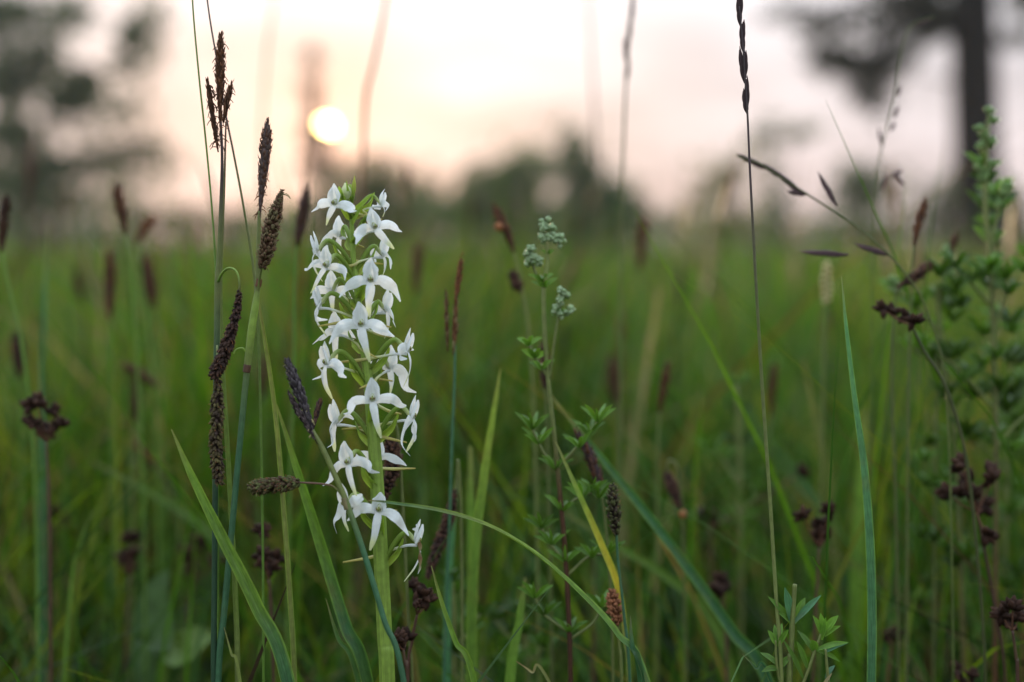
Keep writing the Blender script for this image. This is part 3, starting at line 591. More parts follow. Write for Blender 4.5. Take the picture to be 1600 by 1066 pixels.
# spikes of the other sedges: label, D, [(spike pts, width, c0, c1, kind)], stem
OT = [
 ('slender sedge with one narrow reddish spike and a short pale one, right of the orchid', .548, [([(721, 403), (716, 440), (712, 470)], 11, RUST*.8, RUST*1.3, 'm'), ([(713, 462), (711, 510), (709, 555)], 10, RUST*.9, STRAW*.7, 'm'), ([(697, 455), (698, 500), (700, 550)], 8, RUST*.7, STRAW*.5, 'm')], [(711, 500), (710, 600), (706, 700), (702, 830), (697, 960), (694, 1080)], TEAL*1.3),
 ('nodding sedge with a dark spike above a short black one, left of the budding bedstraw', .60, [([(774, 325), (783, 345), (794, 368), (803, 395)], 17, BROWN, RUST, 'm'), ([(800, 424), (812, 455)], 18, DKB, BROWN, 'f')], [(802, 390), (814, 440), (828, 540), (836, 700), (840, 900), (842, 1080)], OLIVE),
 ('dark fruit spike hanging close behind the orchid stem', .532, [([(604, 684), (614, 705), (612, 735), (598, 782)], 28, DKB, BROWN, 'f')], [(606, 680), (612, 660), (622, 680), (630, 800), (640, 1000), (645, 1080)], OLIVE*.8),
 ('long dark spike slanting down left beside the lowest orchid flower', .552, [([(668, 904), (682, 862), (700, 815), (710, 768)], 19, DKB*1.3, BROWN, 'f')], [(709, 772), (714, 745), (716, 720), (720, 800), (722, 950), (722, 1080)], OLIVE),
 ('sedge with a purple brown spike lying along the leaning wide blade', .545, [([(902, 676), (918, 705), (932, 740), (941, 775)], 20, PURP*1.6, RUST*.8, 'm')], [(940, 770), (948, 840), (955, 940), (958, 1080)], OLIVE*.8),
 ('short sedge with a plump black fruit spike under the leaning wide blade', .525, [([(957, 758), (958, 790), (963, 836)], 22, DKB, OLIVE*.35, 'f')], [(963, 830), (966, 880), (975, 960), (985, 1080)], TEAL),
 ('sedge with a withered rust brown head where the yellow blade ends', .53, [([(956, 922), (959, 945), (966, 975)], 25, RUST*.8, RUST*1.3, 'f')], [(964, 970), (968, 1010), (972, 1080)], OLIVE),
 ('low sedge with a drooping black spike and an orange glint right of the leaning blade', .60, [([(1041, 738), (1050, 762), (1062, 794)], 18, DKB*1.4, BROWN, 'f')], [(1040, 740), (1046, 720), (1060, 740), (1068, 850), (1072, 1080)], OLIVE*.7),
 ('upright sedge with a faded brown spike left of the pine trunk', .575, [([(1445, 316), (1436, 345), (1428, 385)], 16, BROWN*1.4, RUST, 'm')], [(1429, 380), (1424, 450), (1420, 600), (1418, 800), (1416, 1080)], OLIVE*.7),
 ('sedge with a grey brown spike just below the pine trunk', .60, [([(1494, 368), (1484, 395), (1473, 428)], 17, BROWN*1.3, STRAW*.4, 'm')], [(1474, 425), (1468, 500), (1462, 700), (1458, 1080)], OLIVE*.7),
 ('sedge with a black spike tilted right beside the tall leafy bedstraw', .575, [([(1455, 411), (1440, 424), (1405, 448)], 17, DKB*1.2, BROWN*1.2, 'f')], [(1408, 446), (1398, 470), (1394, 600), (1400, 800), (1404, 1080)], OLIVE*.6),
 ('sedge with a thin reddish spike behind the straw coloured stalk', .63, [([(1043, 570), (1037, 605), (1030, 645)], 15, RUST*.6, BROWN*1.2, 'm')], [(1031, 640), (1028, 720), (1026, 1080)], OLIVE),
 ('sedge with a small black spike behind the stem of the budding bedstraw', .585, [([(849, 536), (851, 570), (853, 608)], 15, DKB, BROWN, 'f')], [(852, 600), (856, 700), (860, 900), (862, 1080)], OLIVE*.7),
 ('sedge with a dark brown spike between the bristly fruit spike and the orchid', .60, [([(478, 296), (472, 335), (464, 385)], 21, BROWN, PURP*1.5, 'm')], [(465, 380), (461, 450), (458, 600), (452, 800), (448, 1080)], GREEN*.9),
 ('sedge with a chestnut spike against the sky left of the tall sedge', .64, [([(183, 290), (188, 320), (196, 366)], 21, BROWN*1.2, RUST, 'm')], [(195, 360), (206, 440), (216, 600), (224, 800), (228, 1080)], GREEN),
 ('sedge with a short slanting rusty spike below the chestnut one', .69, [([(240, 342), (228, 355), (215, 380)], 19, RUST, RUST*1.4, 'm')], [(216, 378), (222, 450), (240, 600), (248, 800), (250, 1080)], GREEN),
 ('sedge with a dark spike at the left edge of the meadow', .60, [([(10, 312), (6, 345), (2, 395)], 18, BROWN, DKB, 'm')], [(3, 390), (14, 450), (34, 540), (52, 700), (58, 900), (60, 1080)], GREEN),
 ('sedge with an upright reddish brown spike deep in the left meadow', .68, [([(171, 398), (171, 440), (172, 500)], 19, BROWN*1.2, RUST*.9, 'm')], [(172, 495), (174, 600), (178, 800), (180, 1080)], GREEN*.9),
 ('sedge with a blurred wide brown head behind the reddish upright spike', .72, [([(226, 402), (232, 435), (240, 482)], 27, BROWN*1.3, RUST*.8, 'm')], [(239, 478), (246, 560), (256, 700), (262, 1080)], GREEN*.9),
 ('sedge with a bent brown head shaped like a hammer', .68, [([(196, 572), (218, 584), (246, 604)], 19, BROWN*.9, BROWN*1.6, 'm'), ([(214, 592), (212, 620), (210, 660)], 19, BROWN*.8, BROWN*1.4, 'm')], [(211, 600), (209, 700), (206, 900), (204, 1080)], OLIVE),
 ('sedge with a small black spike half hidden low at the left edge', .68, [([(26, 520), (28, 550), (30, 590)], 18, DKB, BROWN*.7, 'f')], [(30, 588), (34, 700), (36, 1080)], GREEN*.8),
 ('sedge with a dim brown spike between the two tall sedges', .70, [([(416, 555), (413, 585), (410, 622)], 17, BROWN, BROWN*1.5, 'm')], [(411, 618), (408, 700), (404, 900), (402, 1080)], GREEN*.8),
 ('sedge with a faint rusty spike slanting low in the left meadow', .72, [([(212, 690), (235, 718), (262, 752)], 18, RUST*.6, BROWN*1.2, 'm')], [(258, 748), (275, 800), (286, 900), (290, 1080)], OLIVE),
 ('sedge with a faint brown spike low in the right meadow', .74, [([(955, 560), (958, 590), (960, 632)], 20, BROWN, BROWN*1.5, 'm')], [(960, 628), (964, 720), (966, 1080)], OLIVE*.8),
 ('sedge with a reddish spike near the foot of the ear of grass', .68, [([(1210, 575), (1206, 605), (1204, 650)], 16, RUST*.6, BROWN*1.3, 'm')], [(1205, 645), (1200, 720), (1196, 1080)], OLIVE*.8),
 ('sedge with a dull brown spike in front of the far thicket', .76, [([(1008, 345), (1004, 375), (1000, 420)], 20, BROWN*1.4, RUST, 'm')], [(1001, 415), (998, 520), (994, 1080)], GREEN*.8),
 ('sedge with a hazy brown spike left of the nodding dark one', .74, [([(655, 385), (652, 415), (650, 460)], 18, BROWN*1.3, BROWN*2, 'm')], [(650, 455), (656, 560), (660, 1080)], GREEN*.9),
]
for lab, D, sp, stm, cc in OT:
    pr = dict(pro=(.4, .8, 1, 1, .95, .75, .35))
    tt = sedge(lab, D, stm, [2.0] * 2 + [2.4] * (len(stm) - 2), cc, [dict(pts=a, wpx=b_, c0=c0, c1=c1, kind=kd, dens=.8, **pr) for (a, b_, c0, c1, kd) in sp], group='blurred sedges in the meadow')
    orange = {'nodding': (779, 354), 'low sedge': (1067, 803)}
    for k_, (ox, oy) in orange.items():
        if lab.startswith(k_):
            m = MB(); m.blob(P(ox, oy, D - .004), [.2, 0, 1], S(7, D), S(7, D), np.array([.42, .17, .06]), 10, 8); g_ = m.build('glint_bead', M_petal, tt); g_['label'] = 'round orange bead standing in for a sun glint'  # orange bead added in place of a blurred sun glint

# ================================================================ single blades and stems
def blade(label, pts, wd, c, D=FOCUS, cup=.25, fold=0, twist=0, edge=None, face=(0, -1, .1), name='grass_plant', gnd=True, nv=7, wav=0, group='grass blades standing singly'):
    q = px([a if len(a) == 3 else (*a, D) for a in pts], D); ww = [S(x * .88, D) for x in wd]
    # widths are given along the traced points only; keep the last one down to the ground
    n0 = len(q); q = to_ground(q) if gnd else q
    x0 = np.linspace(0, n0 - 1, len(ww)); xi = np.arange(len(q)); ww = np.interp(xi, x0, ww)
    cc = np.asarray(c, float)
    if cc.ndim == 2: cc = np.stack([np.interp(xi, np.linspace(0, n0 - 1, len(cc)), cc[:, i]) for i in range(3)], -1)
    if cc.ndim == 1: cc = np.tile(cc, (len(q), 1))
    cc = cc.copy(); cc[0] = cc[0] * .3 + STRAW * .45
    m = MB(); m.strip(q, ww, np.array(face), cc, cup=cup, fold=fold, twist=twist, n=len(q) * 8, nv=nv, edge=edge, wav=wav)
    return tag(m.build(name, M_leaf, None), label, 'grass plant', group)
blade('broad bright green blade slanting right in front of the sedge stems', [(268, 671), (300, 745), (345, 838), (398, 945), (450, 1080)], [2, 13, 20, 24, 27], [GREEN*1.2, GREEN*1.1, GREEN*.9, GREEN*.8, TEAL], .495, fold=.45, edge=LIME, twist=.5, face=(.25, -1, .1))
blade('narrow pale green blade dropping from the node of the second sedge', [(401, 455), (414, 530), (431, 650), (444, 800), (454, 940), (461, 1080)], [3, 7, 9, 9.5, 10, 10], [OLIVE, OLIVE*1.15, OLIVE*1.1, OLIVE*.9], .51, fold=.3, edge=LIME)
blade('smooth bright green blade curving behind the sideways spike', [(432, 632), (465, 735), (503, 855), (540, 975), (577, 1080)], [3, 13, 20, 22, 24], [GREEN*1.1, GREEN*1.1, GREEN*.85, TEAL, DKG], .522, fold=.35, edge=GREEN*1.5)
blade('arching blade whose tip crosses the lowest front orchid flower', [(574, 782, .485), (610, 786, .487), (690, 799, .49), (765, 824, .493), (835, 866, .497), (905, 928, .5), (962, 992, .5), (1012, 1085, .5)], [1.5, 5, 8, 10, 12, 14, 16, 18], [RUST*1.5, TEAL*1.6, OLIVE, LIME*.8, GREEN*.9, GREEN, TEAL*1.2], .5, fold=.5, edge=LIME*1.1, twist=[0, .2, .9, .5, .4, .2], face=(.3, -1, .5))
blade('thin curved blade leaving the tip of the lowest right orchid flower', [(674, 884), (690, 940), (712, 1002), (745, 1085)], [2, 7, 9, 11], [OLIVE*1.2, GREEN*1.2, GREEN], .5, fold=.4, edge=LIME)
blade('tall stiff blue green blade standing alone on the right', [(1315, 432), (1322, 510), (1335, 620), (1350, 730), (1359, 850), (1362, 960), (1361, 1085)], [1.5, 7, 10, 14, 16.5, 17, 17], [TEAL*1.9, TEAL*1.6, TEAL*1.35, TEAL*1.25, TEAL*1.1], .5, cup=.2, edge=GREEN*1.3)
blade('yellow green blade with a sharp tip right of the slender sedge', [(782, 576), (772, 640), (758, 730), (745, 830), (738, 930), (736, 1085)], [2, 9, 14, 17, 18, 19], [LIME*.9, LIME*.8, GREEN, GREEN*.8], .56, edge=LIME)
blade('straight upright green blade beside the yellow green one', [(735, 698), (736, 790), (739, 920), (742, 1085)], [6, 14, 18, 20], [GREEN*1.1, GREEN, GREEN*.8], .585)
blade('wide blue green blade leaning far to the right across the meadow', [(861, 618), (925, 696), (1000, 788), (1075, 885), (1145, 985), (1206, 1080)], [4, 11, 16, 19, 21, 22], [OLIVE*.8, TEAL*1.2, TEAL*1.1, TEAL, TEAL*.9], .565, fold=.3, edge=GREEN*1.4, face=(-.5, -1, .3))
blade('short bright blade at the foot of the arching blade', [(821, 903), (812, 965), (795, 1085)], [4, 14, 19], GREEN*1.15, .55)
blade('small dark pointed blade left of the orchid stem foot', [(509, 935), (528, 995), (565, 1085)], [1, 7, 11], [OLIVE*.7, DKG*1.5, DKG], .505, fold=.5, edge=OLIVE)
blade('tiny yellowish blade tip below the broad slanting blade', [(350, 980), (361, 1020), (378, 1085)], [1, 4, 6], OLIVE*1.3, .5)
blade('yellowing blade ending at the rust brown head', [(868, 690), (905, 772), (938, 846), (966, 918), (978, 1000), (984, 1085)], [3, 9, 12, 13, 10, 9], [OLIVE, LIME, np.array([.42, .38, .04]), np.array([.5, .40, .03]), OLIVE, OLIVE*.7], .53, edge=LIME)
blade('small blue green blade tip under the rust brown head', [(985, 962), (988, 1010), (1004, 1085)], [1, 9, 13], TEAL*1.2, .5, fold=.5)
blade('thin orange tipped blade at the foot of the bedstraw', [(806, 1033), (830, 1050), (868, 1085)], [1, 4, 6], [RUST*2, STRAW, OLIVE], .51)
blade('thin dark blade tip left of the whorled bedstraw', [(1160, 1022), (1180, 1043), (1212, 1085)], [1, 5, 8], TEAL*1.1, .505, fold=.4, edge=OLIVE*1.3)
blade('straw coloured flat stalk fading in the middle of the meadow', [(1030, 450), (1012, 560), (990, 690), (975, 820), (968, 1085)], [6, 13, 14, 12, 12], STRAW*.8, .78)
blade('bright tip of a blade low at the left edge', [(146, 796), (128, 840), (112, 910), (100, 1085)], [1, 4, 6, 7], GREEN, .60)
blade('pale upright blade in the left meadow behind the rush heads', [(75, 350), (70, 470), (66, 640), (68, 1085)], [2, 7, 9, 10], TEAL*1.4, .66)
blade('bluish upright blade behind the slender sedge', [(716, 740), (706, 830), (700, 930), (698, 1085)], [3, 12, 14, 14], TEAL*1.7, .57)
blade('dull green blade between the ear of grass and the stiff blade', [(1255, 560), (1275, 660), (1300, 790), (1310, 1085)], [3, 12, 16, 16], OLIVE*.8, .68)
blade('bright upright blade behind the stiff blue green blade', [(1352, 640), (1345, 760), (1338, 900), (1335, 1085)], [6, 22, 26, 26], GREEN*1.2, .66)
blade('green blade arching low between the bedstraw and the leaning blade', [(880, 800), (960, 850), (1040, 900), (1110, 965), (1150, 1085)], [3, 11, 15, 16, 16], GREEN*.8, .62)
blade('dark green blade slanting low in the left meadow', [(140, 720), (220, 760), (330, 830), (400, 930), (430, 1085)], [3, 12, 17, 18, 18], GREEN*.7, .68)
def thin_stem(label, pts, r, c, D=FOCUS):
    q = px([a if len(a) == 3 else (*a, D) for a in pts], D); m = MB(); stalk(m, pts, r, c, D, 6)
    return tag(m.build('thin_grass_plant', M_stem), label, 'grass plant', 'thin bare grass stems')
thin_stem('hair thin green stem passing left of the shaggy sedge spikes', [(298, -60), (302, 20), (311, 120), (320, 205), (329, 300), (336, 400), (339, 520), (340, 800), (342, 1080)], [1.2, 1.3, 1.4, 1.5, 1.5, 1.6, 1.6, 1.8, 2], [GREEN, GREEN*1.2, GREEN, GREEN*.9], .51)
thin_stem('hair thin purplish stem crossing behind the shaggy sedge spikes', [(316, -60), (328, 30), (340, 100), (352, 175), (365, 240), (380, 320), (396, 420), (404, 520), (410, 800), (412, 1080)], [1.2, 1.3, 1.4, 1.5, 1.6, 1.8, 2, 2, 2, 2], [PURP, PURP, PURP*1.5, OLIVE*.8, OLIVE, GREEN, GREEN, GREEN], .515)
thin_stem('yellow green stem running down beside the tall sedge', [(353, 190), (350, 300), (345, 420), (346, 540), (352, 640), (361, 800), (369, 960), (372, 1080)], [1.3, 2, 2.6, 3, 3.6, 4, 4.2, 4.4], [BROWN*1.5, OLIVE, LIME*.7, LIME*.7, OLIVE, OLIVE], .51)
thin_stem('blurred brownish stalk standing against the glow right of the sun', [(612, -60), (600, 20), (584, 100), (572, 150), (568, 230), (566, 330), (566, 700), (566, 1080)], [2.4, 2.8, 3, 3.6, 3, 2.6, 2.6, 2.6], [STRAW*.6, STRAW*.5, RUST, RUST, OLIVE, OLIVE], .74)
thin_stem('soft grey stalk against the sky above the thicket', [(918, -60), (922, 60), (928, 160), (932, 260), (936, 400), (940, 1080)], [2, 2, 2, 2, 2, 2], [PURP*2, PURP*2, OLIVE, OLIVE], .95)
thin_stem('faint slanting stem against the sky left of the sun', [(436, -60), (424, 30), (415, 110), (408, 300), (400, 1080)], [1.6, 2, 2, 2, 2], [STRAW, STRAW, OLIVE], .95)

# ---------------------------------------------------------------- grasses in flower
def spikelet(m, a, b, wpx, D, c):
    A, B = P(*a, D), P(*b, D); d = B - A; sd_ = nrm(np.cross(d, [0, -1, 0]))
    for k_, (o, s0, s1) in enumerate([(-.35, 0, .62), (.35, .06, .78), (-.25, .22, .9), (.2, .3, 1.0)]):
        p0 = A + d * s0; p1 = A + d * s1; mid = (p0 + p1) / 2 + sd_ * S(wpx, D) * o * .6
        m.strip([p0, mid, p1 + sd_ * S(wpx, D) * o * .35], [S(wpx*.3, D), S(wpx*.55, D), S(wpx*.5, D), S(.6, D)], nrm(np.array([o, -1, .1])), [c, np.array(c)*1.3, np.array(c)*1.6], cup=-.7, n=8, nv=6)
def ear_grass():
    D = .50; st = [(1155, 10), (1160, 60), (1164, 120), (1168, 180), (1172, 270), (1180, 420), (1190, 590), (1203, 780), (1213, 940), (1222, 1080)]
    q = px(st, D); t = thing('ear_of_grass', 'tall thin grass stem ending in a narrow dark ear of alternate spikelets', 'grass', to_ground(q)[-1])
    m = MB(); stalk(m, st, [1.2, 1.4, 1.5, 1.7, 1.9, 2.4, 2.8, 3, 3.1, 3.2], [PURP, PURP, PURP, PURP*1.6, OLIVE*.7, OLIVE, OLIVE*1.15, OLIVE*1.1, OLIVE], D); m.build('stem', M_stem, t)
    for a, b in [((1168, 178), (1161, 138)), ((1168, 172), (1167, 118)), ((1164, 130), (1155, 72)), ((1165, 122), (1165, 78)), ((1163, 84), (1157, 34)), ((1160, 70), (1162, 30)), ((1158, 42), (1152, -8)), ((1157, 30), (1158, -20)), ((1154, -2), (1148, -50))]:
        m = MB(); spikelet(m, a, b, 11, D, PURP*.7); m.build('spikelet', M_scale, t)
ear_grass()
def panicle(label, D, stem, spk, wpx, c, cs, r=1.6):
    q = px(stem, D); t = thing('flowering_grass', label, 'grass', to_ground(q)[-1], 'flowering grasses')
    m = MB(); stalk(m, stem, [r*.7] + [r] * (len(stem) - 1), cs, D); m.build('stem', M_stem, t)
    for a, b in spk:
        m = MB(); spikelet(m, a, b, wpx, D, c); m.build('spikelet', M_scale, t)
panicle('loose grass panicle bending to the left with dark slender spikelets', .555, [(1150, 243), (1190, 258), (1240, 290), (1290, 322), (1340, 356), (1400, 410), (1450, 490), (1480, 640), (1490, 1080)],
        [((1200, 264), (1150, 240)), ((1222, 276), (1190, 256)), ((1256, 304), (1208, 264)), ((1308, 322), (1277, 268)), ((1262, 302), (1230, 300)), ((1326, 398), (1248, 394)), ((1388, 398), (1334, 382))], 11, PURP*1.3, [OLIVE*.5, OLIVE*.5, OLIVE*.7, GREEN*.7])
panicle('faint upright grass panicle with tiny spikelets left of the pine trunk', .60, [(1460, 26), (1425, 40), (1408, 80), (1400, 140), (1388, 190), (1374, 250), (1366, 330), (1362, 500), (1360, 1080)],
        [((1404, 150), (1408, 135)), ((1398, 185), (1405, 165)), ((1392, 205), (1400, 190)), ((1380, 230), (1372, 200)), ((1415, 290), (1395, 268)), ((1410, 265), (1392, 278)), ((1378, 300), (1386, 270)), ((1425, 40), (1458, 28))], 7, PURP*1.6, [OLIVE*.6, OLIVE*.6, GREEN*.6], 1.3)
panicle('soft hanging grass spikelets high against the pale sky', .64, [(990, -40), (987, 20), (982, 70), (978, 130), (974, 240), (970, 400), (968, 1080)],
        [((986, 40), (990, -15)), ((982, 70), (986, 20)), ((980, 100), (976, 56)), ((979, 128), (982, 90))], 10, PURP*1.8, [PURP*2, OLIVE*.6, OLIVE], 2)
def seed_spike():
    D = .64; t = thing('pale_seed_spike', 'pale cream seed spike of small beads in the right meadow', 'plant', to_ground(px([(1290, 470), (1288, 600)], D))[-1])
    m = MB(); stalk(m, [(1290, 415), (1292, 470), (1286, 600), (1282, 1080)], [1.5, 2, 2.5, 3], OLIVE, D); m.build('stem', M_stem, t)
    for i in range(14):
        y = 412 + i * 4.6; m = MB(); m.blob(P(1291 + (-1)**i * 4 + random.uniform(-2, 2), y, D), [0, -.3, 1], S(4.5, D), S(5, D), STRAW*1.6, 7, 5); m.build('seed', M_scale, t)
seed_spike()

# ---------------------------------------------------------------- rushes
def rush(label, D, heads, stem, cs=BROWN*1.1, r=17):
    q = px(stem, D); t = thing('rush', label, 'rush', to_ground(q)[-1], 'rushes with dark heads')
    m = MB(); stalk(m, stem, [2.0] + [2.7] * (len(stem) - 1), cs, D); m.build('stem', M_stem, t)
    top = P(*stem[0], D)
    for (x, y) in heads:
        c = P(x, y, D + random.uniform(-.006, .006)); m = MB(); m.tube([top, (top + c) / 2 + [0, 0, -S(4, D)], c], [S(1.8, D), S(1.4, D), S(1.2, D)], BROWN*1.5, 6, 8)
        d0 = nrm(c - top + np.array([0, 0, S(6, D)]))
        for k_ in range(9):
            d = nrm(d0 * .55 + np.random.normal(size=3) * .6); m.blob(c + d * S(r*.45, D), d, S(r*.34, D), S(r*.62, D), DKB * random.uniform(.4, 1.0), 6, 4, BROWN * random.uniform(.3, .9))
        m.build('seed_head', M_scale, t)
rush('tall rush with a pair of dense black heads at the left edge', .575, [(46, 638), (50, 662), (60, 628), (84, 645), (92, 664), (76, 672), (62, 668)], [(72, 690), (76, 760), (78, 850), (80, 1080)])
rush('dark rush head beside the tall black pair, lower down', .64, [(205, 842), (194, 872), (214, 866), (204, 890)], [(202, 900), (198, 980), (194, 1080)])
rush('rush with reddish stems and four small dull heads', .665, [(310, 846), (290, 862), (334, 880), (298, 884)], [(302, 905), (296, 960), (290, 1080)], np.array([.10, .04, .03]))
rush('rush with clear black heads between the slanting and the pale blade', .56, [(409, 830), (411, 868), (432, 872), (424, 888), (414, 880)], [(420, 905), (424, 960), (428, 1080)])
rush('dark rush head close to the foot of the orchid stem', .532, [(646, 918), (662, 930), (650, 942), (668, 938)], [(652, 960), (644, 1000), (636, 1080)], np.array([.10, .045, .03]))
rush('small pair of black rush heads beside the orchid stem foot', .52, [(620, 998), (636, 996), (628, 1010)], [(630, 1016), (634, 1040), (638, 1080)])
rush('rush with brown stem and three heads beside the ear of grass', .575, [(1254, 806), (1296, 798), (1283, 820), (1290, 838), (1276, 840)], [(1280, 856), (1276, 930), (1270, 1080)], np.array([.09, .045, .025]))
rush('large dark rush cluster among the tall leafy bedstraw', .56, [(1504, 728), (1516, 752), (1545, 738), (1550, 750), (1524, 776), (1482, 772), (1536, 790), (1508, 770), (1540, 832)], [(1526, 800), (1542, 880), (1556, 960), (1572, 1080)], BROWN*.7, 21)
rush('rush with two dark heads leaning left above the stiff blade', .55, [(1380, 483), (1394, 488), (1418, 496), (1428, 502)], [(1424, 508), (1445, 550), (1480, 610), (1510, 720), (1530, 900), (1540, 1080)], OLIVE*.35, 17)
rush('pale tipped rush head at the right edge low down', .53, [(1566, 960), (1582, 950), (1592, 966), (1576, 974)], [(1582, 985), (1588, 1030), (1590, 1080)], BROWN*.9, 19)
rush('single small rush head at the bottom right of the stiff blade', .60, [(1394, 988), (1386, 996), (1402, 994)], [(1394, 1004), (1390, 1040), (1386, 1080)], RUST*.7, 14)
rush('black rush heads just above the ground right of the single one', .56, [(1494, 1046), (1518, 1056), (1500, 1060)], [(1506, 1074), (1508, 1090), (1510, 1110)], BROWN, 14)
rush('dull purple rush head beside the leaning wide blade', .60, [(1126, 908), (1134, 922), (1120, 924)], [(1128, 934), (1134, 990), (1136, 1080)], np.array([.09, .035, .03]))
rush('dim rush heads under the black pair at the left edge', .70, [(84, 800), (70, 810), (92, 815)], [(82, 830), (80, 900), (80, 1080)])
rush('faint rush heads low behind the leaning wide blade', .66, [(1105, 800), (1112, 812), (1250, 740)], [(1110, 826), (1112, 900), (1114, 1080)])

# ---------------------------------------------------------------- bedstraws
def leaf(parent, a, b, wpx, D, c, bend=0, name='leaf', dz=0.0):
    A, B = P(*a, D), P(b[0], b[1], D + dz); mid = (A + B) / 2 + np.array([0, -.3, 1]) * S(bend, D)
    m = MB(); m.strip([A, mid, B], [S(wpx*.4, D), S(wpx, D), S(wpx*.85, D), S(1, D)], nrm([random.uniform(-.5, .5), -1, random.uniform(.1, .8)]), [c*.9, c, c*1.1], cup=.3, n=9, nv=5, edge=c*1.35)
    m.build(name, M_leaf, parent)
def whorl(parent, c, D, ln, wpx, cc, n=4, up=.6):
    for k_ in range(n):
        th = 2*math.pi*(k_ + random.random()*.5)/n
        dx = math.cos(th) * ln; dzv = math.sin(th) * S(ln, D) * .8
        leaf(parent, c, (c[0] + dx, c[1] - ln * up * random.uniform(.6, 1.2)), wpx, D, cc * random.uniform(.8, 1.2), bend=ln*.12, dz=dzv)
def buds(parent, pts, D, r, c):
    for (x, y) in pts:
        m = MB(); c0 = P(x, y, D)
        for k_ in range(10):
            d = nrm(np.random.normal(size=3) + [0, -.3, .4]); m.blob(c0 + d * S(r*.6, D), d, S(r*.36, D), S(r*.45, D), c * random.uniform(.75, 1.25), 6, 4, c*1.3)
        m.build('bud', M_leaf, parent)
BG = np.array([.10, .21, .028]); BUD = np.array([.27, .36, .20])
def bedstraw_mid():
    D = .537; st = [(852, 372), (855, 410), (850, 452), (851, 520), (856, 590), (866, 680), (874, 760), (882, 850), (888, 950), (892, 1080)]
    t = thing('bedstraw', 'bedstraw with clusters of pale green buds and a reddish lower stem', 'wildflower', to_ground(px(st, D))[-1], 'bedstraw plants')
    m = MB(); stalk(m, st, [2.5, 3, 3.4, 3.4, 3.4, 3.6, 3.8, 4, 4, 4], [OLIVE*1.3, OLIVE*1.3, OLIVE, OLIVE, RUST*.5, RUST*.4, RUST*.35, RUST*.35], D); m.build('stem', M_stem, t)
    for br in ([(848, 448), (838, 430), (832, 412), (829, 396)], [(858, 592), (864, 550), (869, 515), (876, 480), (878, 462)], [(868, 735), (848, 705), (832, 672)], [(868, 735), (900, 700), (934, 660)], [(855, 588), (840, 565), (826, 540)], [(878, 800), (900, 780), (925, 770)], [(884, 880), (860, 850), (846, 826)], [(886, 900), (920, 870), (950, 866)], [(890, 990), (850, 960), (836, 935)], [(890, 1000), (925, 975), (940, 950)]):
        m = MB(); stalk(m, br, [2.4, 2.2, 2], OLIVE*.9, D, 6, False); m.build('branch', M_stem, t)
    buds(t, [(852, 346), (849, 356), (860, 358), (856, 370), (845, 374), (866, 372), (876, 374), (872, 380), (828, 390), (824, 398), (832, 404), (840, 408), (828, 412), (878, 456), (884, 464), (874, 470), (868, 484), (890, 486), (880, 492)], D, 10.5, BUD)
    for c in [(850, 450), (846, 440)]: whorl(t, c, D, 22, 8, BG, 5)
    for c in [(832, 415), (876, 490), (856, 398)]: whorl(t, c, D, 12, 6, BG*1.1, 4)
    for c in [(826, 540), (836, 560), (846, 578)]: whorl(t, c, D, 22, 9, BG, 5)
    for c in [(868, 735), (832, 672), (842, 695), (934, 660), (920, 680), (905, 700), (925, 770), (846, 826), (950, 866), (836, 935), (940, 950), (878, 800), (884, 880), (890, 990), (910, 780), (935, 780), (862, 852), (925, 872), (850, 962)]: whorl(t, c, D, 29, 7, BG * random.uniform(.55, 1), 7, .85)
bedstraw_mid()
def bedstraw_low():
    D = .50; st = [(1242, 913), (1240, 945), (1238, 972), (1236, 1020), (1233, 1080)]
    t = thing('bedstraw', 'small bedstraw shoot with whorled pointed leaves at the foot of the ear of grass', 'wildflower', to_ground(px(st, D))[-1], 'bedstraw plants')
    m = MB(); stalk(m, st, [3.8, 3.8, 4.4, 4.6, 4.8], OLIVE, D, 4); m.build('stem', M_stem, t)
    for br in ([(1250, 1080), (1262, 1050), (1274, 1015), (1285, 985)], [(1222, 1080), (1214, 1040), (1212, 1000)], [(1296, 1080), (1292, 1040), (1290, 1015)]):
        m = MB(); stalk(m, br, [2.6, 2.4, 2], OLIVE, D, 6, False); m.build('branch', M_stem, t)
    for a, b, w_, c in [((1236, 972), (1200, 932), 10, BG*.8), ((1236, 972), (1226, 918), 16, TEAL*1.4), ((1240, 974), (1258, 934), 16, BG*.9), ((1241, 972), (1283, 930), 11, TEAL*1.6), ((1237, 975), (1216, 958), 8, BG),
                        ((1272, 1020), (1246, 985), 10, BG*.7), ((1274, 1018), (1268, 1000), 14, BG), ((1276, 1015), (1326, 1004), 9, BG*1.1), ((1276, 1016), (1313, 1034), 8, BG*.9), ((1284, 992), (1270, 962), 9, BG*1.2), ((1286, 990), (1282, 958), 9, BG*1.3), ((1287, 990), (1310, 962), 13, BG*1.25), ((1288, 994), (1313, 978), 8, BG*1.2), ((1284, 1000), (1290, 965), 8, BG*1.3),
                        ((1255, 1060), (1224, 1000), 9, BG*.7), ((1262, 1045), (1245, 1002), 9, BG*.8), ((1290, 1060), (1304, 1040), 8, TEAL*1.2), ((1280, 1085), (1300, 1052), 6, STRAW*.8), ((1288, 1020), (1324, 1005), 7, TEAL*1.5),
                        ((1214, 1010), (1200, 985), 9, BG*1.1), ((1213, 1008), (1210, 976), 10, BG*1.2), ((1214, 1008), (1222, 974), 9, BG*1.3), ((1215, 1010), (1232, 984), 9, BG), ((1216, 1040), (1188, 1020), 10, BG*.8), ((1216, 1045), (1190, 1050), 10, BG*.7), ((1218, 1045), (1236, 1025), 10, BG*.8)]:
        leaf(t, a, b, w_, D, c, bend=3, dz=random.uniform(-.004, .004))
bedstraw_low()
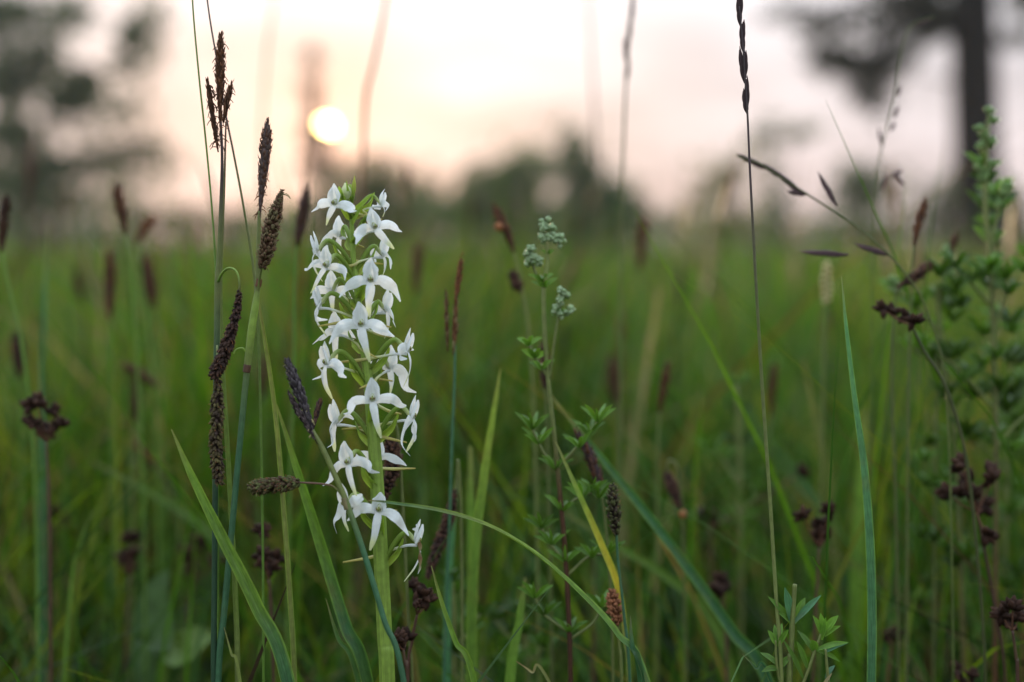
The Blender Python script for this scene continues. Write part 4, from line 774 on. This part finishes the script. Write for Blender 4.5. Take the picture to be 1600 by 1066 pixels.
def bedstraw_right(label, D, st, tops, brs, wh, ln):
    t = thing('bedstraw', label, 'wildflower', to_ground(px(st, D))[-1], 'bedstraw plants')
    m = MB(); stalk(m, st, [2.5] + [4] * (len(st) - 1), [OLIVE*1.1, OLIVE, OLIVE*.8, RUST*.6, BROWN*1.2], D); m.build('stem', M_stem, t)
    for br in brs: m = MB(); stalk(m, br, [3, 2.5, 2], OLIVE, D, 6, False); m.build('branch', M_stem, t)
    if tops: buds(t, tops, D, 11, np.array([.17, .27, .09]))
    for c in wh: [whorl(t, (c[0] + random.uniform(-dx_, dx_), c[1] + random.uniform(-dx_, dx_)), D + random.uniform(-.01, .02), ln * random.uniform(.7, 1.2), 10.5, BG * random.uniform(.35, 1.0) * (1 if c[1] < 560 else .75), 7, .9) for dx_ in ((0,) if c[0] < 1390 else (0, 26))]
bedstraw_right('tall leafy bedstraw with green buds in front of the pine trunk', .59, [(1546, 182), (1541, 240), (1540, 320), (1547, 400), (1552, 520), (1556, 660), (1556, 860), (1554, 1080)],
  [(1546, 176), (1552, 190), (1530, 204), (1538, 212), (1548, 222), (1534, 230), (1548, 260), (1530, 266), (1538, 276), (1574, 292), (1568, 304), (1560, 322)], [[(1546, 390), (1558, 340), (1574, 296)], [(1552, 520), (1575, 460), (1600, 420)], [(1550, 480), (1515, 440), (1490, 415)], [(1555, 640), (1510, 590), (1480, 560)], [(1556, 700), (1590, 660), (1620, 640)]],
  [(1538, 290), (1541, 330), (1546, 380), (1560, 330), (1545, 420), (1550, 455), (1552, 500), (1575, 460), (1598, 425), (1515, 440), (1492, 418), (1554, 560), (1512, 592), (1482, 562), (1556, 620), (1590, 660), (1556, 690), (1530, 620), (1500, 480), (1580, 520), (1590, 570)], 30)
bedstraw_right('leafy bedstraw without flowers left of the tall budding one', .60, [(1462, 440), (1470, 520), (1486, 640), (1498, 800), (1506, 1080)], [(1395, 440), (1400, 450), (1478, 392), (1485, 430), (1498, 428)],
  [[(1470, 520), (1430, 480), (1398, 450)], [(1478, 580), (1450, 560), (1425, 545)], [(1465, 470), (1475, 430), (1480, 396)]], [(1398, 460), (1430, 482), (1466, 470), (1470, 520), (1450, 560), (1425, 548), (1478, 580), (1486, 640), (1490, 690), (1445, 720), (1450, 760), (1470, 760), (1498, 800), (1440, 840), (1480, 860), (1500, 880)], 28)
bedstraw_right('dark bedstraw filling the lower right corner behind the rush cluster', .64, [(1580, 560), (1578, 660), (1572, 800), (1566, 1080)], [], [[(1575, 740), (1540, 700), (1520, 690)], [(1572, 820), (1600, 790), (1620, 770)], [(1570, 900), (1530, 880), (1500, 870)]],
  [(1580, 570), (1579, 620), (1577, 670), (1540, 702), (1520, 692), (1574, 760), (1600, 792), (1572, 830), (1530, 882), (1500, 872), (1570, 920), (1590, 700), (1550, 950), (1590, 900), (1600, 600), (1440, 940), (1450, 990), (1545, 1000)], 30)
bedstraw_right('low bedstraw shoots behind the arching blade', .60, [(816, 960), (822, 1000), (826, 1080)], [], [[(824, 1040), (850, 1010), (866, 990)], [(822, 1020), (790, 990), (775, 970)]], [(816, 960), (820, 990), (850, 1012), (866, 992), (790, 992), (775, 972), (824, 1030), (840, 1050), (800, 1040)], 26)
bedstraw_right('low bedstraw shoots right of the orchid stem foot', .58, [(706, 905), (710, 960), (712, 1080)], [], [[(712, 1010), (735, 985), (750, 960)]], [(706, 908), (708, 930), (710, 970), (735, 987), (750, 964), (712, 1020), (690, 1000), (722, 1040)], 24)
bedstraw_right('soft bedstraw shoot low between the leaning blade and the ear of grass', .66, [(1150, 600), (1155, 700), (1160, 1080)], [], [[(1156, 760), (1130, 720), (1110, 700)], [(1157, 800), (1190, 770), (1210, 750)]], [(1150, 604), (1152, 650), (1155, 700), (1130, 722), (1110, 702), (1156, 760), (1190, 772), (1210, 752), (1157, 820), (1120, 830), (1080, 820)], 28)
# broad leaf low on the left
def broad():
    D = .64; base = to_ground(px([(275, 1050), (274, 1110)], D))[-1]
    t = thing('broad_leaved_plant', 'broad leaved plant with a yellowish leaf low in the left meadow', 'plant', base)
    for pts, wd, c in [([(250, 1060), (280, 1020), (310, 1000), (335, 995)], [10, 48, 60, 40, 6], np.array([.11, .18, .03])), ([(230, 1080), (240, 1000), (246, 930), (262, 890)], [14, 60, 66, 40, 6], np.array([.07, .13, .045])), ([(560, 1100), (520, 1040), (500, 1010)], [10, 30, 34, 6], GREEN)][:2]:
        m = MB(); m.strip([base] + px(pts, D), [S(6, D)] + [S(w_, D) for w_ in wd], [0, -.8, .7], c, cup=.25, n=22, nv=9, wav=.05); m.build('leaf', M_leaf, t)
broad()

# the meadow goes on to both sides of the picture
grass_field('outlying_meadow_grass', 'meadow grass spreading away to both sides of the field', 24000, .9, 45, .17, .42, .009, seg=3, side=1.5, marg=.9, cmul=np.array([[1.55, 1.30, 1.2]]))

# ---------------------------------------------------------------- evening haze over the meadow
me = bpy.data.meshes.new('haze'); X0, X1, Y0, Y1, Z0, Z1 = -160, 160, -30, 150, -1.2, 14
me.from_pydata([(x, y, z) for z in (Z0, Z1) for y in (Y0, Y1) for x in (X0, X1)], [], [(0, 2, 3, 1), (4, 5, 7, 6), (0, 1, 5, 4), (2, 6, 7, 3), (0, 4, 6, 2), (1, 3, 7, 5)])
m = bpy.data.materials.new('haze'); m.use_nodes = True; nt = m.node_tree; nt.nodes.clear()
pv = N(nt, 'ShaderNodeVolumePrincipled'); pv.inputs['Color'].default_value = (.95, .93, .92, 1); pv.inputs['Density'].default_value = .0009; pv.inputs['Anisotropy'].default_value = .3
nt.links.new(pv.outputs[0], N(nt, 'ShaderNodeOutputMaterial').inputs['Volume'])
me.materials.append(m); o = bpy.data.objects.new('haze', me); col.objects.link(o); o['kind'] = 'stuff'; o['label'] = 'thin evening haze hanging over the meadow'; o['category'] = 'haze'
